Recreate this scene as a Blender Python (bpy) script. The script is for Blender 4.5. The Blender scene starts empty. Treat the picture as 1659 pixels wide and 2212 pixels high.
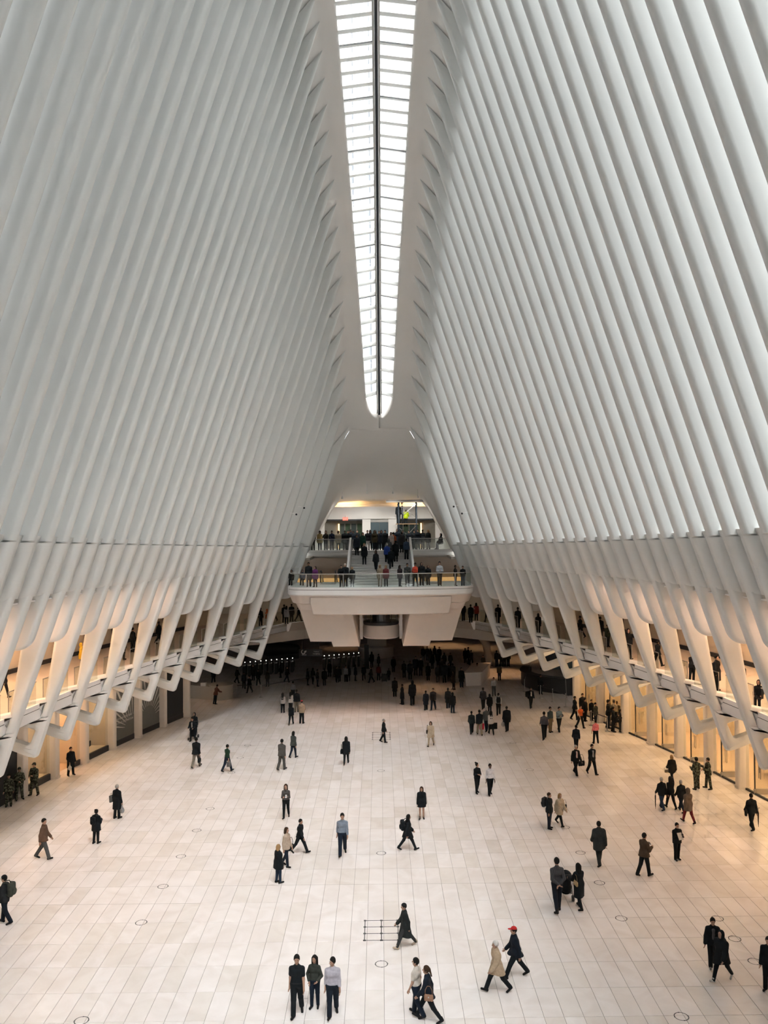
import bpy, bmesh, math, random
import numpy as np
from mathutils import Vector, Matrix

random.seed(7)
scene = bpy.context.scene
COL = scene.collection

# ------------------------------------------------------------------ camera
H = 14.0            # eye height above the marble floor
FPX = 1800.0        # focal length in pixels of the 1659 x 2212 frame
VPX, VPY = 821.3, 1133.0
ROLL = 0.0087
Yc = Vector((VPX - 829.5, -(VPY - 1106.0), -FPX)).normalized()
_x = Vector((1.0, ROLL, 0.0)); _x -= Yc * _x.dot(Yc)
Xc = _x.normalized()
Zc = Xc.cross(Yc).normalized()
cam_data = bpy.data.cameras.new('camera')
cam = bpy.data.objects.new('camera', cam_data)
COL.objects.link(cam)
cam_data.sensor_fit = 'VERTICAL'
cam_data.sensor_height = 36.0
cam_data.sensor_width = 27.0
cam_data.lens = FPX / 2212.0 * 36.0
cam_data.clip_end = 2000
RM = Matrix((Xc, Yc, Zc))
cam.matrix_world = Matrix.Translation((0, 0, H)) @ RM.to_4x4()
scene.camera = cam

def ray(px, py):
    return RM @ Vector((px - 829.5, -(py - 1106.0), -FPX))
def at_d(px, py, d):
    v = ray(px, py); return Vector((0, 0, H)) + v * (d / v.y)
def at_z(px, py, z=0.0):
    v = ray(px, py); return Vector((0, 0, H)) + v * ((z - H) / v.z)

# ------------------------------------------------------------------ sky, sun, exposure
SKY = 1.1
world = bpy.data.worlds.new('overcast_sky'); scene.world = world
world.use_nodes = True
wn = world.node_tree.nodes; wl = world.node_tree.links
bg = wn['Background']; bg.inputs[1].default_value = SKY
tc = wn.new('ShaderNodeTexCoord'); sep = wn.new('ShaderNodeSeparateXYZ')
ramp = wn.new('ShaderNodeValToRGB')
wl.new(tc.outputs['Generated'], sep.inputs[0]); wl.new(sep.outputs['Z'], ramp.inputs[0]); wl.new(ramp.outputs[0], bg.inputs[0])
ramp.color_ramp.elements[0].position = 0.0; ramp.color_ramp.elements[0].color = (0.85, 0.87, 0.87, 1)
ramp.color_ramp.elements[1].position = 1.0; ramp.color_ramp.elements[1].color = (0.97, 1.0, 1.0, 1)
sun_d = bpy.data.lights.new('hazy_sun', 'SUN'); sun_d.energy = 12.0; sun_d.angle = math.radians(32); sun_d.color = (1, 0.995, 0.98)
sun = bpy.data.objects.new('hazy_sun', sun_d); COL.objects.link(sun)
SUN_DIR = Vector((-0.15, 0.48, -0.87))     # the way the light travels: from behind the camera, right
sun.rotation_euler = SUN_DIR.to_track_quat('-Z', 'Y').to_euler()

vs = scene.view_settings
vs.view_transform = 'Standard'; vs.look = 'None'; vs.gamma = 1.0; vs.exposure = 1.22
vs.use_curve_mapping = False
cy = scene.cycles
cy.max_bounces = 5; cy.diffuse_bounces = 3; cy.glossy_bounces = 2; cy.transparent_max_bounces = 8
cy.adaptive_threshold = 0.15; cy.adaptive_min_samples = 12

# ------------------------------------------------------------------ helpers
def link_obj(name, me, mat=None, parent=None):
    o = bpy.data.objects.new(name, me); COL.objects.link(o)
    if mat is not None and me is not None and len(me.materials) == 0: me.materials.append(mat)
    if parent is not None: o.parent = parent
    return o
def mesh(name, V, F, smooth=False):
    me = bpy.data.meshes.new(name); me.from_pydata([tuple(v) for v in V], [], F); me.update()
    if smooth: me.polygons.foreach_set('use_smooth', [True] * len(me.polygons))
    return me
def empty(name, loc=(0, 0, 0), rz=0.0):
    o = bpy.data.objects.new(name, None); COL.objects.link(o); o.location = loc; o.rotation_euler = (0, 0, rz)
    o.empty_display_size = 0.2
    return o
def tag(o, label=None, cat=None, group=None, kind=None):
    if label: o['label'] = label
    if cat: o['category'] = cat
    if group: o['group'] = group
    if kind: o['kind'] = kind
    return o
class MB:
    """collects simple shapes; build() links them as one mesh"""
    def __init__(s): s.V = []; s.F = []
    def add(s, V, F):
        n = len(s.V); s.V += [tuple(v) for v in V]; s.F += [tuple(i + n for i in f) for f in F]; return s
    def box(s, x0, x1, y0, y1, z0, z1):
        V = [(x0,y0,z0),(x1,y0,z0),(x1,y1,z0),(x0,y1,z0),(x0,y0,z1),(x1,y0,z1),(x1,y1,z1),(x0,y1,z1)]
        return s.add(V, [(0,3,2,1),(4,5,6,7),(0,1,5,4),(1,2,6,5),(2,3,7,6),(3,0,4,7)])
    def hexa(s, V8):
        return s.add(V8, [(0,3,2,1),(4,5,6,7),(0,1,5,4),(1,2,6,5),(2,3,7,6),(3,0,4,7)])
    def bar(s, a, b, w, h=None, up=(0, 0, 1)):
        h = h or w; a = Vector(a); b = Vector(b); d = (b - a).normalized(); up = Vector(up)
        if abs(d.dot(up)) > 0.98: up = Vector((0, 1, 0))
        sx = d.cross(up).normalized() * (w / 2); sy = sx.cross(d).normalized() * (h / 2)
        V = [a - sx - sy, a + sx - sy, a + sx + sy, a - sx + sy, b - sx - sy, b + sx - sy, b + sx + sy, b - sx + sy]
        return s.hexa(V)
    def tube(s, pts, r, n=8, cap=True):
        pts = [Vector(p) for p in pts]; V = []; F = []
        for i, p in enumerate(pts):
            d = (pts[min(i + 1, len(pts) - 1)] - pts[max(i - 1, 0)]).normalized()
            up = Vector((0, 0, 1)) if abs(d.z) < 0.95 else Vector((0, 1, 0))
            a = d.cross(up).normalized(); b = a.cross(d)
            rr = r[i] if isinstance(r, (list, tuple)) else r
            V += [p + (a * math.cos(t) + b * math.sin(t)) * rr for t in [2 * math.pi * k / n for k in range(n)]]
        for i in range(len(pts) - 1):
            for k in range(n):
                F.append((i*n+k, i*n+(k+1) % n, (i+1)*n+(k+1) % n, (i+1)*n+k))
        if cap: F.append(tuple(range(n - 1, -1, -1))); F.append(tuple((len(pts)-1)*n + k for k in range(n)))
        return s.add(V, F)
    def lathe(s, prof, n=24, cx=0, cy=0, a0=0, a1=2 * math.pi):
        full = abs(a1 - a0 - 2 * math.pi) < 1e-6; m = n if full else n + 1; V = []; F = []
        for r, z in prof: V += [(cx + r * math.cos(a0 + (a1 - a0) * k / n), cy + r * math.sin(a0 + (a1 - a0) * k / n), z) for k in range(m)]
        for i in range(len(prof) - 1):
            for k in range(n):
                k2 = (k + 1) % m; F.append((i*m+k, i*m+k2, (i+1)*m+k2, (i+1)*m+k))
        return s.add(V, F)
    def build(s, name, mat=None, parent=None, smooth=False):
        return link_obj(name, mesh(name, s.V, s.F, smooth), mat, parent)

def auto_smooth(o, ang=35):
    me = o.data
    me.polygons.foreach_set('use_smooth', [True] * len(me.polygons))
    try: me.set_sharp_from_angle(angle=math.radians(ang))
    except Exception: pass
    return o

def inset(poly, r):
    """move each vertex of a closed 2-D polygon (counter-clockwise) inwards by r"""
    n = len(poly); out = []
    for i in range(n):
        p0, p1, p2 = poly[i - 1], poly[i], poly[(i + 1) % n]
        e1 = Vector((p1[0]-p0[0], p1[1]-p0[1])); e2 = Vector((p2[0]-p1[0], p2[1]-p1[1]))
        if e1.length < 1e-9 or e2.length < 1e-9: out.append(p1); continue
        e1.normalize(); e2.normalize()
        n1 = Vector((-e1.y, e1.x)); n2 = Vector((-e2.y, e2.x)); m = n1 + n2
        if m.length < 1e-6: out.append(p1); continue
        m.normalize(); k = r / max(0.45, m.dot(n1))
        out.append((p1[0] + m.x * k, p1[1] + m.y * k))
    return out
def area2(poly):
    return sum(poly[i-1][0]*poly[i][1] - poly[i][0]*poly[i-1][1] for i in range(len(poly))) / 2
def fillet(poly, rads, seg=5):
    """round the corners of a polygon; rads: radius per corner"""
    out = []; n = len(poly)
    for i in range(n):
        p0, p1, p2 = Vector(poly[i-1]), Vector(poly[i]), Vector(poly[(i+1) % n]); r = rads[i]
        if r <= 0: out.append(tuple(p1)); continue
        a = (p0 - p1); b = (p2 - p1); la, lb = a.length, b.length; a.normalize(); b.normalize()
        half = math.acos(max(-1, min(1, a.dot(b)))) / 2
        t = min(r / max(1e-3, math.tan(half)), la * 0.48, lb * 0.48); r = t * math.tan(half)
        c = p1 + (a + b).normalized() * (r / math.sin(half))
        s = p1 + a * t - c; e = p1 + b * t - c
        for k in range(seg + 1):
            v = s.lerp(e, k / seg)
            if v.length > 1e-9: v = v.normalized() * r
            out.append(tuple(c + v))
    return out
def rounded_slab(outline, y, t, r, sx=1, steps=3):
    """extrude a 2-D (x,z) outline by t along y with rounded edges; sx mirrors x"""
    if area2(outline) < 0: outline = outline[::-1]
    rings = []
    for k in range(steps + 1):
        a = math.pi / 2 * k / steps
        rings.append((-(t/2 - r) - r * math.cos(a) , r * (1 - math.sin(a))))
    rings += [(-yy, i) for yy, i in rings[::-1]]
    V = []; F = []; n = len(outline)
    for yy, i in rings:
        V += [(sx * p[0], y + yy, p[1]) for p in (inset(outline, i) if i > 1e-6 else outline)]
    for j in range(len(rings) - 1):
        for k in range(n):
            F.append((j*n+k, j*n+(k+1) % n, (j+1)*n+(k+1) % n, (j+1)*n+k))
    F.append(tuple(range(n - 1, -1, -1))); F.append(tuple((len(rings)-1)*n + k for k in range(n)))
    if sx < 0: F = [f[::-1] for f in F]
    return V, F
def ray_poly(c, ang, poly):
    dx, dz = math.cos(ang), math.sin(ang); best = None
    for i in range(len(poly)):
        ax, az = poly[i-1]; bx, bz = poly[i]
        ex, ez = bx - ax, bz - az; den = dx * ez - dz * ex
        if abs(den) < 1e-12: continue
        t = ((ax - c[0]) * ez - (az - c[1]) * ex) / den; u = ((ax - c[0]) * dz - (az - c[1]) * dx) / den
        if t > 0 and -1e-9 <= u <= 1 + 1e-9 and (best is None or t < best): best = t
    return (c[0] + dx * best, c[1] + dz * best)
def ring_slab(outer, inner, y, t, r, sx=1, n=56, steps=2):
    """slab with one hole, both outlines star-shaped about the hole's centre"""
    c = (sum(p[0] for p in inner) / len(inner), sum(p[1] for p in inner) / len(inner))
    angs = set(2 * math.pi * k / n for k in range(n))
    for p in list(outer) + list(inner): angs.add(math.atan2(p[1] - c[1], p[0] - c[0]) % (2 * math.pi))
    angs = sorted(angs); angs = [a for i, a in enumerate(angs) if i == 0 or a - angs[i-1] > 1e-4]
    O = [ray_poly(c, a, outer) for a in angs]; I = [ray_poly(c, a, inner) for a in angs]; n = len(angs)
    prof = []
    for k in range(steps + 1):
        a = math.pi / 2 * k / steps; prof.append((-(t/2 - r) - r * math.cos(a), r * (1 - math.sin(a))))
    prof += [(-yy, i) for yy, i in prof[::-1]]
    V = []; F = []
    for yy, i in prof: V += [(sx * p[0], y + yy, p[1]) for p in inset(O, i)]
    m = len(prof)
    for yy, i in prof: V += [(sx * p[0], y + yy, p[1]) for p in inset(I, -i)]
    for j in range(m - 1):
        for k in range(n):
            k2 = (k + 1) % n
            F.append((j*n+k, j*n+k2, (j+1)*n+k2, (j+1)*n+k))
            F.append(((m+j)*n+k, (m+j+1)*n+k, (m+j+1)*n+k2, (m+j)*n+k2))
    for k in range(n):
        k2 = (k + 1) % n
        F.append((k, m*n+k, m*n+k2, k2)); F.append(((m-1)*n+k, (m-1)*n+k2, (2*m-1)*n+k2, (2*m-1)*n+k))
    if sx < 0: F = [f[::-1] for f in F]
    return V, F

# ------------------------------------------------------------------ materials
MATS = {}
def principled(name, rgb, rough=0.6, metal=0.0, noise=0.0, scale=6.0, bump=0.0, spec=0.5, emit=None, estr=0.0):
    if name in MATS: return MATS[name]
    m = bpy.data.materials.new(name); m.use_nodes = True; nt = m.node_tree; b = nt.nodes['Principled BSDF']
    b.inputs['Base Color'].default_value = (*rgb, 1); b.inputs['Roughness'].default_value = rough
    b.inputs['Metallic'].default_value = metal; b.inputs['Specular IOR Level'].default_value = spec
    if emit: b.inputs['Emission Color'].default_value = (*emit, 1); b.inputs['Emission Strength'].default_value = estr
    if noise or bump:
        t = nt.nodes.new('ShaderNodeTexCoord'); n = nt.nodes.new('ShaderNodeTexNoise')
        n.inputs['Scale'].default_value = scale; n.inputs['Detail'].default_value = 4
        nt.links.new(t.outputs['Object'], n.inputs['Vector'])
        if noise:
            mx = nt.nodes.new('ShaderNodeMix'); mx.data_type = 'RGBA'
            mx.inputs['A'].default_value = tuple(c * (1 - noise) for c in rgb) + (1,)
            mx.inputs['B'].default_value = tuple(min(1, c * (1 + noise)) for c in rgb) + (1,)
            nt.links.new(n.outputs['Fac'], mx.inputs['Factor']); nt.links.new(mx.outputs['Result'], b.inputs['Base Color'])
        if bump:
            bp = nt.nodes.new('ShaderNodeBump'); bp.inputs['Strength'].default_value = bump; bp.inputs['Distance'].default_value = 0.02
            nt.links.new(n.outputs['Fac'], bp.inputs['Height']); nt.links.new(bp.outputs['Normal'], b.inputs['Normal'])
    MATS[name] = m; return m
def glass_mat(name, tint=(0.93, 0.97, 0.95), refl=0.08, rough=0.02):
    if name in MATS: return MATS[name]
    m = bpy.data.materials.new(name); m.use_nodes = True; nt = m.node_tree
    for n in list(nt.nodes): nt.nodes.remove(n)
    out = nt.nodes.new('ShaderNodeOutputMaterial'); mix = nt.nodes.new('ShaderNodeMixShader')
    tr = nt.nodes.new('ShaderNodeBsdfTransparent'); gl = nt.nodes.new('ShaderNodeBsdfGlossy')
    tr.inputs[0].default_value = (*tint, 1); gl.inputs['Roughness'].default_value = rough
    mix.inputs[0].default_value = refl
    nt.links.new(tr.outputs[0], mix.inputs[1]); nt.links.new(gl.outputs[0], mix.inputs[2]); nt.links.new(mix.outputs[0], out.inputs[0])
    MATS[name] = m; return m
M_RIB = principled('white_painted_steel', (0.75, 0.76, 0.745), 0.55, noise=0.03, scale=1.5, bump=0.05)
M_SHELL = principled('white_plaster', (0.80, 0.785, 0.76), 0.7, noise=0.02, scale=0.8)
M_FASCIA = principled('white_fascia', (0.90, 0.895, 0.885), 0.45, noise=0.02)
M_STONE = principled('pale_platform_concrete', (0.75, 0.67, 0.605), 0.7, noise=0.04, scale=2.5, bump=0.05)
M_DARK = principled('dark_joint', (0.06, 0.06, 0.06), 0.6)
M_STEEL = principled('brushed_steel', (0.42, 0.41, 0.39), 0.35, metal=0.9, noise=0.05)
M_BLACK = principled('black_metal', (0.02, 0.022, 0.025), 0.45, noise=0.1)
M_GLASS = glass_mat('rail_glass', (0.86, 0.90, 0.88), 0.07)
M_SKYGLASS = glass_mat('skylight_glass', (0.95, 0.97, 0.98), 0.04)
M_WALLGLASS = glass_mat('dark_tinted_wall_glass', (0.20, 0.208, 0.212), 0.05)  # tint darkened to hold back daylight through the wall panes
M_SHOPGLASS = glass_mat('shop_glass', (0.93, 0.93, 0.90), 0.10)
M_WARM = principled('cream_shop_wall', (0.78, 0.66, 0.50), 0.7, noise=0.05, scale=2)
M_COLUMN = principled('pale_stone_column', (0.78, 0.72, 0.66), 0.6, noise=0.04, scale=3)
def floor_mat(name):
    m = bpy.data.materials.new(name); m.use_nodes = True; nt = m.node_tree; b = nt.nodes['Principled BSDF']
    b.inputs['Roughness'].default_value = 0.27; b.inputs['Specular IOR Level'].default_value = 0.5
    geo = nt.nodes.new('ShaderNodeNewGeometry'); oi = nt.nodes.new('ShaderNodeObjectInfo')
    ad = nt.nodes.new('ShaderNodeMath'); ad.operation = 'ADD'
    fr = nt.nodes.new('ShaderNodeMath'); fr.operation = 'FRACT'
    nt.links.new(geo.outputs['Random Per Island'], ad.inputs[0]); nt.links.new(oi.outputs['Random'], ad.inputs[1]); nt.links.new(ad.outputs[0], fr.inputs[0])
    rp = nt.nodes.new('ShaderNodeValToRGB'); nt.links.new(fr.outputs[0], rp.inputs[0])
    e = rp.color_ramp.elements
    e[0].position = 0.0; e[0].color = (0.80, 0.745, 0.71, 1); e[1].position = 1.0; e[1].color = (0.90, 0.855, 0.84, 1)
    x = e.new(0.12); x.color = (0.84, 0.79, 0.755, 1); x = e.new(0.45); x.color = (0.875, 0.825, 0.81, 1)
    no = nt.nodes.new('ShaderNodeTexNoise'); no.inputs['Scale'].default_value = 0.9; no.inputs['Detail'].default_value = 6; no.inputs['Distortion'].default_value = 1.2
    nt.links.new(geo.outputs['Position'], no.inputs['Vector'])
    r2 = nt.nodes.new('ShaderNodeValToRGB'); r2.color_ramp.elements[0].position = 0.3; r2.color_ramp.elements[0].color = (0.9, 0.88, 0.86, 1)
    r2.color_ramp.elements[1].position = 0.65; r2.color_ramp.elements[1].color = (1, 1, 1, 1)
    nt.links.new(no.outputs['Fac'], r2.inputs[0])
    mx = nt.nodes.new('ShaderNodeMix'); mx.data_type = 'RGBA'; mx.blend_type = 'MULTIPLY'; mx.inputs['Factor'].default_value = 1
    nt.links.new(rp.outputs[0], mx.inputs['A']); nt.links.new(r2.outputs[0], mx.inputs['B']); nt.links.new(mx.outputs['Result'], b.inputs['Base Color'])
    MATS[name] = m; return m
M_FLOOR = floor_mat('polished_marble')
M_GROUT = principled('grey_grout', (0.30, 0.27, 0.25), 0.8, noise=0.1)

# ------------------------------------------------------------------ hall geometry (metres, measured off the photograph)
_TD = [27, 30.3, 33.2, 36.2, 39.1, 42.1, 45, 48, 50.9, 53.9, 56.8, 58.3, 59.8, 61.3, 62.7, 64.2, 65.7, 67.1, 68.6, 72, 80]
_TX = [12.55, 12.52, 12.42, 12.24, 11.99, 11.65, 11.21, 10.7, 10.07, 9.38, 8.59, 8.14, 7.65, 7.2, 6.7, 6.2, 5.55, 4.9, 4.1, 2.4, 0]
def mir(d): return d if d >= 27 else 54 - d
def Xj(d): return float(np.interp(mir(d), _TD, _TX))
def Zj(d): return 13.6 - 0.033 * (mir(d) - 27)
def Xt(d): return float(np.interp(mir(d), [27, 42, 48, 55, 60, 66, 68], [2.95, 2.83, 2.72, 2.46, 2.43, 2.44, 2.4]))
SL = 0.332
def Zt(d): return Zj(d) + (Xj(d) - Xt(d)) / SL
def Xs(d):
    m = mir(d); w = float(np.interp(m, [27, 41.6, 53.9, 64.2], [2.25, 2.0, 1.57, 1.02]))
    if m > 64.2: w = 1.02 * math.sqrt(max(0.0, 1 - ((m - 64.2) / 1.1) ** 2))
    return w
def nose(d, z): return Xj(d) - SL * (z - Zj(d)) if z >= Zj(d) else Xj(d) + 0.354 * (Zj(d) - z)
PITCH = 1.475
def dn(n): return 34.7 + PITCH * n
N0, N1 = -33, 21
ZV = 3.7
ZB = 6.1                      # balcony floor
def Xv(d): return nose(d, ZV)
def Xshop(d): return Xv(d) + 4.2
# ------------------------------------------------------------------ floor of marble tiles
TW, TL = 0.566, PITCH
ROW0 = at_z(823.5, 2082.5).y % TL            # a joint runs through the floor rings
floor_root = tag(empty('floor'), 'pale polished marble floor laid in long narrow tiles', kind='structure')
g = MB().box(-26, 26, -16, 112, -0.30, -0.012).build('grout_bed', M_GROUT, floor_root)
GAP = 0.011
def tile_mesh():
    b = 0.004; x, y = TW/2 - GAP/2, TL/2 - GAP/2
    V = [(-x,-y,-.02),(x,-y,-.02),(x,y,-.02),(-x,y,-.02),(-x,-y,-b),(x,-y,-b),(x,y,-b),(-x,y,-b),(-x+b,-y+b,0),(x-b,-y+b,0),(x-b,y-b,0),(-x+b,y-b,0)]
    F = [(i, (i+1) % 4, (i+1) % 4 + 4, i + 4) for i in range(4)] + [(i+4, (i+1) % 4 + 4, (i+1) % 4 + 8, i + 8) for i in range(4)] + [(8, 9, 10, 11)]
    return mesh('tile', V, F)
tme = tile_mesh(); tme.materials.append(M_FLOOR)
tiles = []
for j in range(-11, 62):
    yc = ROW0 + (j + 0.5) * TL
    for i in range(-46, 46):
        tiles.append((yc, (i + 0.5) * TW))
seen = [t for t in tiles if t[0] > 22.6 and abs(t[1]) < t[0] * 0.47 + 0.4]
seen.sort(key=lambda t: t[0] + abs(t[1]) * 0.02)
near = set(seen[:300])
for t in seen[:300]:
    o = bpy.data.objects.new('tile', tme); COL.objects.link(o); o.location = (t[1], t[0], 0); o.parent = floor_root
x, y = TW/2 - GAP/2, TL/2 - GAP/2
mb = MB()
for t in tiles:
    if t in near: continue
    mb.add([(t[1]-x, t[0]-y, 0), (t[1]+x, t[0]-y, 0), (t[1]+x, t[0]+y, 0), (t[1]-x, t[0]+y, 0)], [(0, 1, 2, 3)])
o = mb.build('tile_field', M_FLOOR, floor_root); o['kind'] = 'stuff'
far = MB().box(-26, 26, ROW0 + 62 * TL, 112, -0.02, -0.001).build('concourse_paving', M_FLOOR, floor_root)
# thin dark inlays let into the floor
def ring_inlay(px, py, r=0.195):
    c = at_z(px, py); m = MB(); n = 40
    for k in range(n):
        a0, a1 = 2*math.pi*k/n, 2*math.pi*(k+1)/n; w = 0.026 if k % 10 else 0.045
        m.add([(c.x+(r-w/2)*math.cos(a0), c.y+(r-w/2)*math.sin(a0), 0.004), (c.x+(r+w/2)*math.cos(a0), c.y+(r+w/2)*math.sin(a0), 0.004),
               (c.x+(r+w/2)*math.cos(a1), c.y+(r+w/2)*math.sin(a1), 0.004), (c.x+(r-w/2)*math.cos(a1), c.y+(r-w/2)*math.sin(a1), 0.004)], [(0, 1, 2, 3)])
    m.build('ring_inlay', M_DARK, floor_root)
for p in [(824, 2082.5), (823.5, 1843), (823, 1665), (176, 2205), (305, 1993), (352, 1915), (391, 1850), (425, 1794), (454, 1747), (500, 1669), (519, 1637), (535, 1610),
          (1472, 2196), (1342, 1984), (1295, 1907), (1254, 1842), (1221, 1787), (1145, 1663), (1108, 1605), (1550, 1984), (1587, 2028), (1630, 2077)]:
    ring_inlay(*p)
def hatch(cx, y0, y1, hw, rows):
    m = MB(); w = 0.014
    for i in range(3): m.box(cx-hw+i*hw-w, cx-hw+i*hw+w, y0, y1, -0.01, 0.004)
    for k in range(rows + 1):
        yy = y0 + (y1 - y0) * k / rows; m.box(cx-hw, cx+hw, yy-w, yy+w, -0.01, 0.0042)
        for i in range(3): m.box(cx-hw+i*hw-.045, cx-hw+i*hw+.045, yy-.045, yy+.045, -0.01, 0.005)
    m.build('access_hatch_frame', M_DARK, floor_root)
a, b = at_z(789, 2031.5), at_z(859, 1988)
hatch((a.x + at_z(859, 2031.5).x) / 2, a.y, b.y, 0.575, 3)
a, b = at_z(805, 1598), at_z(842, 1582); hatch((a.x + at_z(842, 1598).x) / 2, a.y, b.y, 0.575, 3)

# ------------------------------------------------------------------ ribbed walls
ZSTEP = lambda d: 11.35 - 0.02 * (mir(d) - 30)
def upper_rib(d, s):
    z0, z1 = Zj(d) + 0.03, Zt(d); V = []; F = []; NS = 12; t0 = 0.44
    zs = [z0 + (z1 - 2.6 - z0) * k / 4 for k in range(4)] + [z1 - 2.6 + 2.6 * (1 - (1 - k / 7) ** 1.6) for k in range(8)]
    for z in zs:
        rem = max(0.0, z1 - z); D = max(0.03, 1.15 * min(1, rem / 2.4)); t = t0 * max(0.12, min(1, (rem / 1.9)) ** 0.6)
        ra = min(0.20, D * 0.5) ; xn = nose(d, z)
        sec = [(xn + ra * (1 - math.cos(a)), t / 2 * math.sin(a)) for a in [math.pi * (k / 8 - 0.5) for k in range(9)]]
        sec = [(xn + D, -t/2)] + sec + [(xn + D, t/2)]
        V += [(s * p[0], d + p[1], z) for p in sec]
    n = 11
    for i in range(len(zs) - 1):
        for k in range(n):
            f = (i*n+k, i*n+(k+1) % n, (i+1)*n+(k+1) % n, (i+1)*n+k); F.append(f if s < 0 else f[::-1])
    F.append(tuple(range(n))); F.append(tuple((len(zs)-1)*n + k for k in range(n)))
    return mesh('rib', V, F)
def depth_long(z): return 0.46 + 0.19 * max(0, z - 6.0)
def lower_head(d, s):
    """thicker part of a rib between the joint and the balcony ceiling"""
    z0, z1 = ZSTEP(d), Zj(d) - 0.03; V = []; F = []; t = 0.66
    zs = [z0, z0 + 0.06, z0 + 0.2, z0 + 0.5, (z0 + z1) / 2, z1]
    for j, z in enumerate(zs):
        tt = t * (0.80, 0.92, 0.99, 1, 1, 1)[j]; off = (0.10, 0.03, 0.0, 0, 0, 0)[j]; xn = nose(d, z) + off; D = 1.25 - off; ra = 0.36
        sec = [(xn + ra * (1 - math.cos(a)), tt / 2 * math.sin(a)) for a in [math.pi * (k / 8 - 0.5) for k in range(9)]]
        V += [(s * p[0], d + p[1], z) for p in [(xn + D, -tt/2)] + sec + [(xn + D, tt/2)]]
    n = 11
    for i in range(len(zs) - 1):
        for k in range(n):
            f = (i*n+k, i*n+(k+1) % n, (i+1)*n+(k+1) % n, (i+1)*n+k); F.append(f if s < 0 else f[::-1])
    F.append(tuple(range(n))); F.append(tuple((len(zs)-1)*n + k for k in range(n)))
    return mesh('rib_head', V, F)
def build_wall(side, s):
    root = tag(empty('wall_' + side), 'tall %s wall of slender white leaning ribs' % side, kind='structure')
    for n in range(N0, N1 + 1):
        d = dn(n)
        r = link_obj('rib', upper_rib(d, s), M_RIB, root); auto_smooth(r, 40)
        h = link_obj('rib_head', lower_head(d, s), M_RIB, r); auto_smooth(h, 50)
        if d < 14: continue
        zs = ZSTEP(d) + 0.25
        if n % 2 == 0:
            zb = 5.45
            out = [(nose(d, zs) + 0.04, zs), (nose(d, zb) + 0.0, zb)] + [(nose(d, z) + depth_long(z), z) for z in (zb, 6.0, 7.0, 8.5, 10.0, zs)]
            V, F = rounded_slab(out, d, 0.52, 0.2, s, 4); l = link_obj('rib_leg', mesh('rib_leg', V, F), M_RIB, r); auto_smooth(l, 40)
            xv = Xv(d)
            zt = 6.4
            outer = [(nose(d, zt), zt), (xv - 0.02, ZV - 0.06), (xv + 0.35, ZV + 0.02), (xv + 4.1, 5.12), (xv + 4.1, 5.44), (nose(d, zt) + 0.40, zt), (nose(d, 5.5) + 0.5, 5.5)]
            outer = fillet(outer, [0, 0.26, 0.5, 0, 0, 0.0, 0], 6)
            hole = [(nose(d, 4.28) + 0.50, 4.30), (xv + 2.5, 5.02), (xv + 2.5, 5.34), (nose(d, 4.95) + 0.46, 4.97)]
            hole = fillet(hole, [0.1, 0.05, 0.05, 0.08], 4)
            V, F = ring_slab(outer, hole, d, 0.515, 0.195, s)
            f = link_obj('rib_foot', mesh('rib_foot', V, F), M_RIB, r); auto_smooth(f, 40)
        else:
            zb = 9.1 - 0.028 * (mir(d) - 34)
            out = [(nose(d, zs) + 0.04, zs), (nose(d, zb), zb), (nose(d, zb) + 1.75, zb), (nose(d, zs) + 1.75, zs)]
            out = fillet(out, [0, 0.72, 0.6, 0], 8)
            V, F = rounded_slab(out, d, 0.52, 0.2, s, 4); l = link_obj('rib_bulb', mesh('rib_bulb', V, F), M_RIB, r); auto_smooth(l, 40)
    for n in range(N0, N1):
        a, b = dn(n), dn(n + 1); V = []
        for d in (a, b): V += [(s * (nose(d, z) + 1.12), d, z) for z in (Zj(d) + 0.2, Zt(d) - 2.0)]
        link_obj('glass_pane', mesh('glass_pane', V, [(0, 2, 3, 1)]), M_WALLGLASS, root)
        V = []
        for d in (a, b):
            zs, zj = ZSTEP(d) - 0.02, Zj(d) + 0.22
            V += [(s * (nose(d, zs) + 0.62), d, zs), (s * (nose(d, zs) + 0.42), d, zs + 0.02), (s * (nose(d, zs + .3) + 0.40), d, zs + .3), (s * (nose(d, zj) + 0.40), d, zj), (s * (nose(d, zj) + 1.2), d, zj), (s * (nose(d, zs) + 1.2), d, zs)]
        F = [(k, 6 + k, 6 + (k+1) % 6, (k+1) % 6) for k in range(6)]
        if s > 0: F = [f[::-1] for f in F]
        p = link_obj('infill_panel', mesh('infill_panel', V, F), M_RIB, root)
        if 26 < a and n % 1 == 0:
            z = ZSTEP(a) - 0.22
            MB().box(min(s*(nose(a, z)+.3), s*(nose(a, z)+.42)), max(s*(nose(a, z)+.3), s*(nose(a, z)+.42)), a + .3, b - .3, z, z + 0.05).build('light_strip', M_FASCIA, root)
    return root
WALL = {-1: build_wall('left', -1), 1: build_wall('right', 1)}

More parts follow.
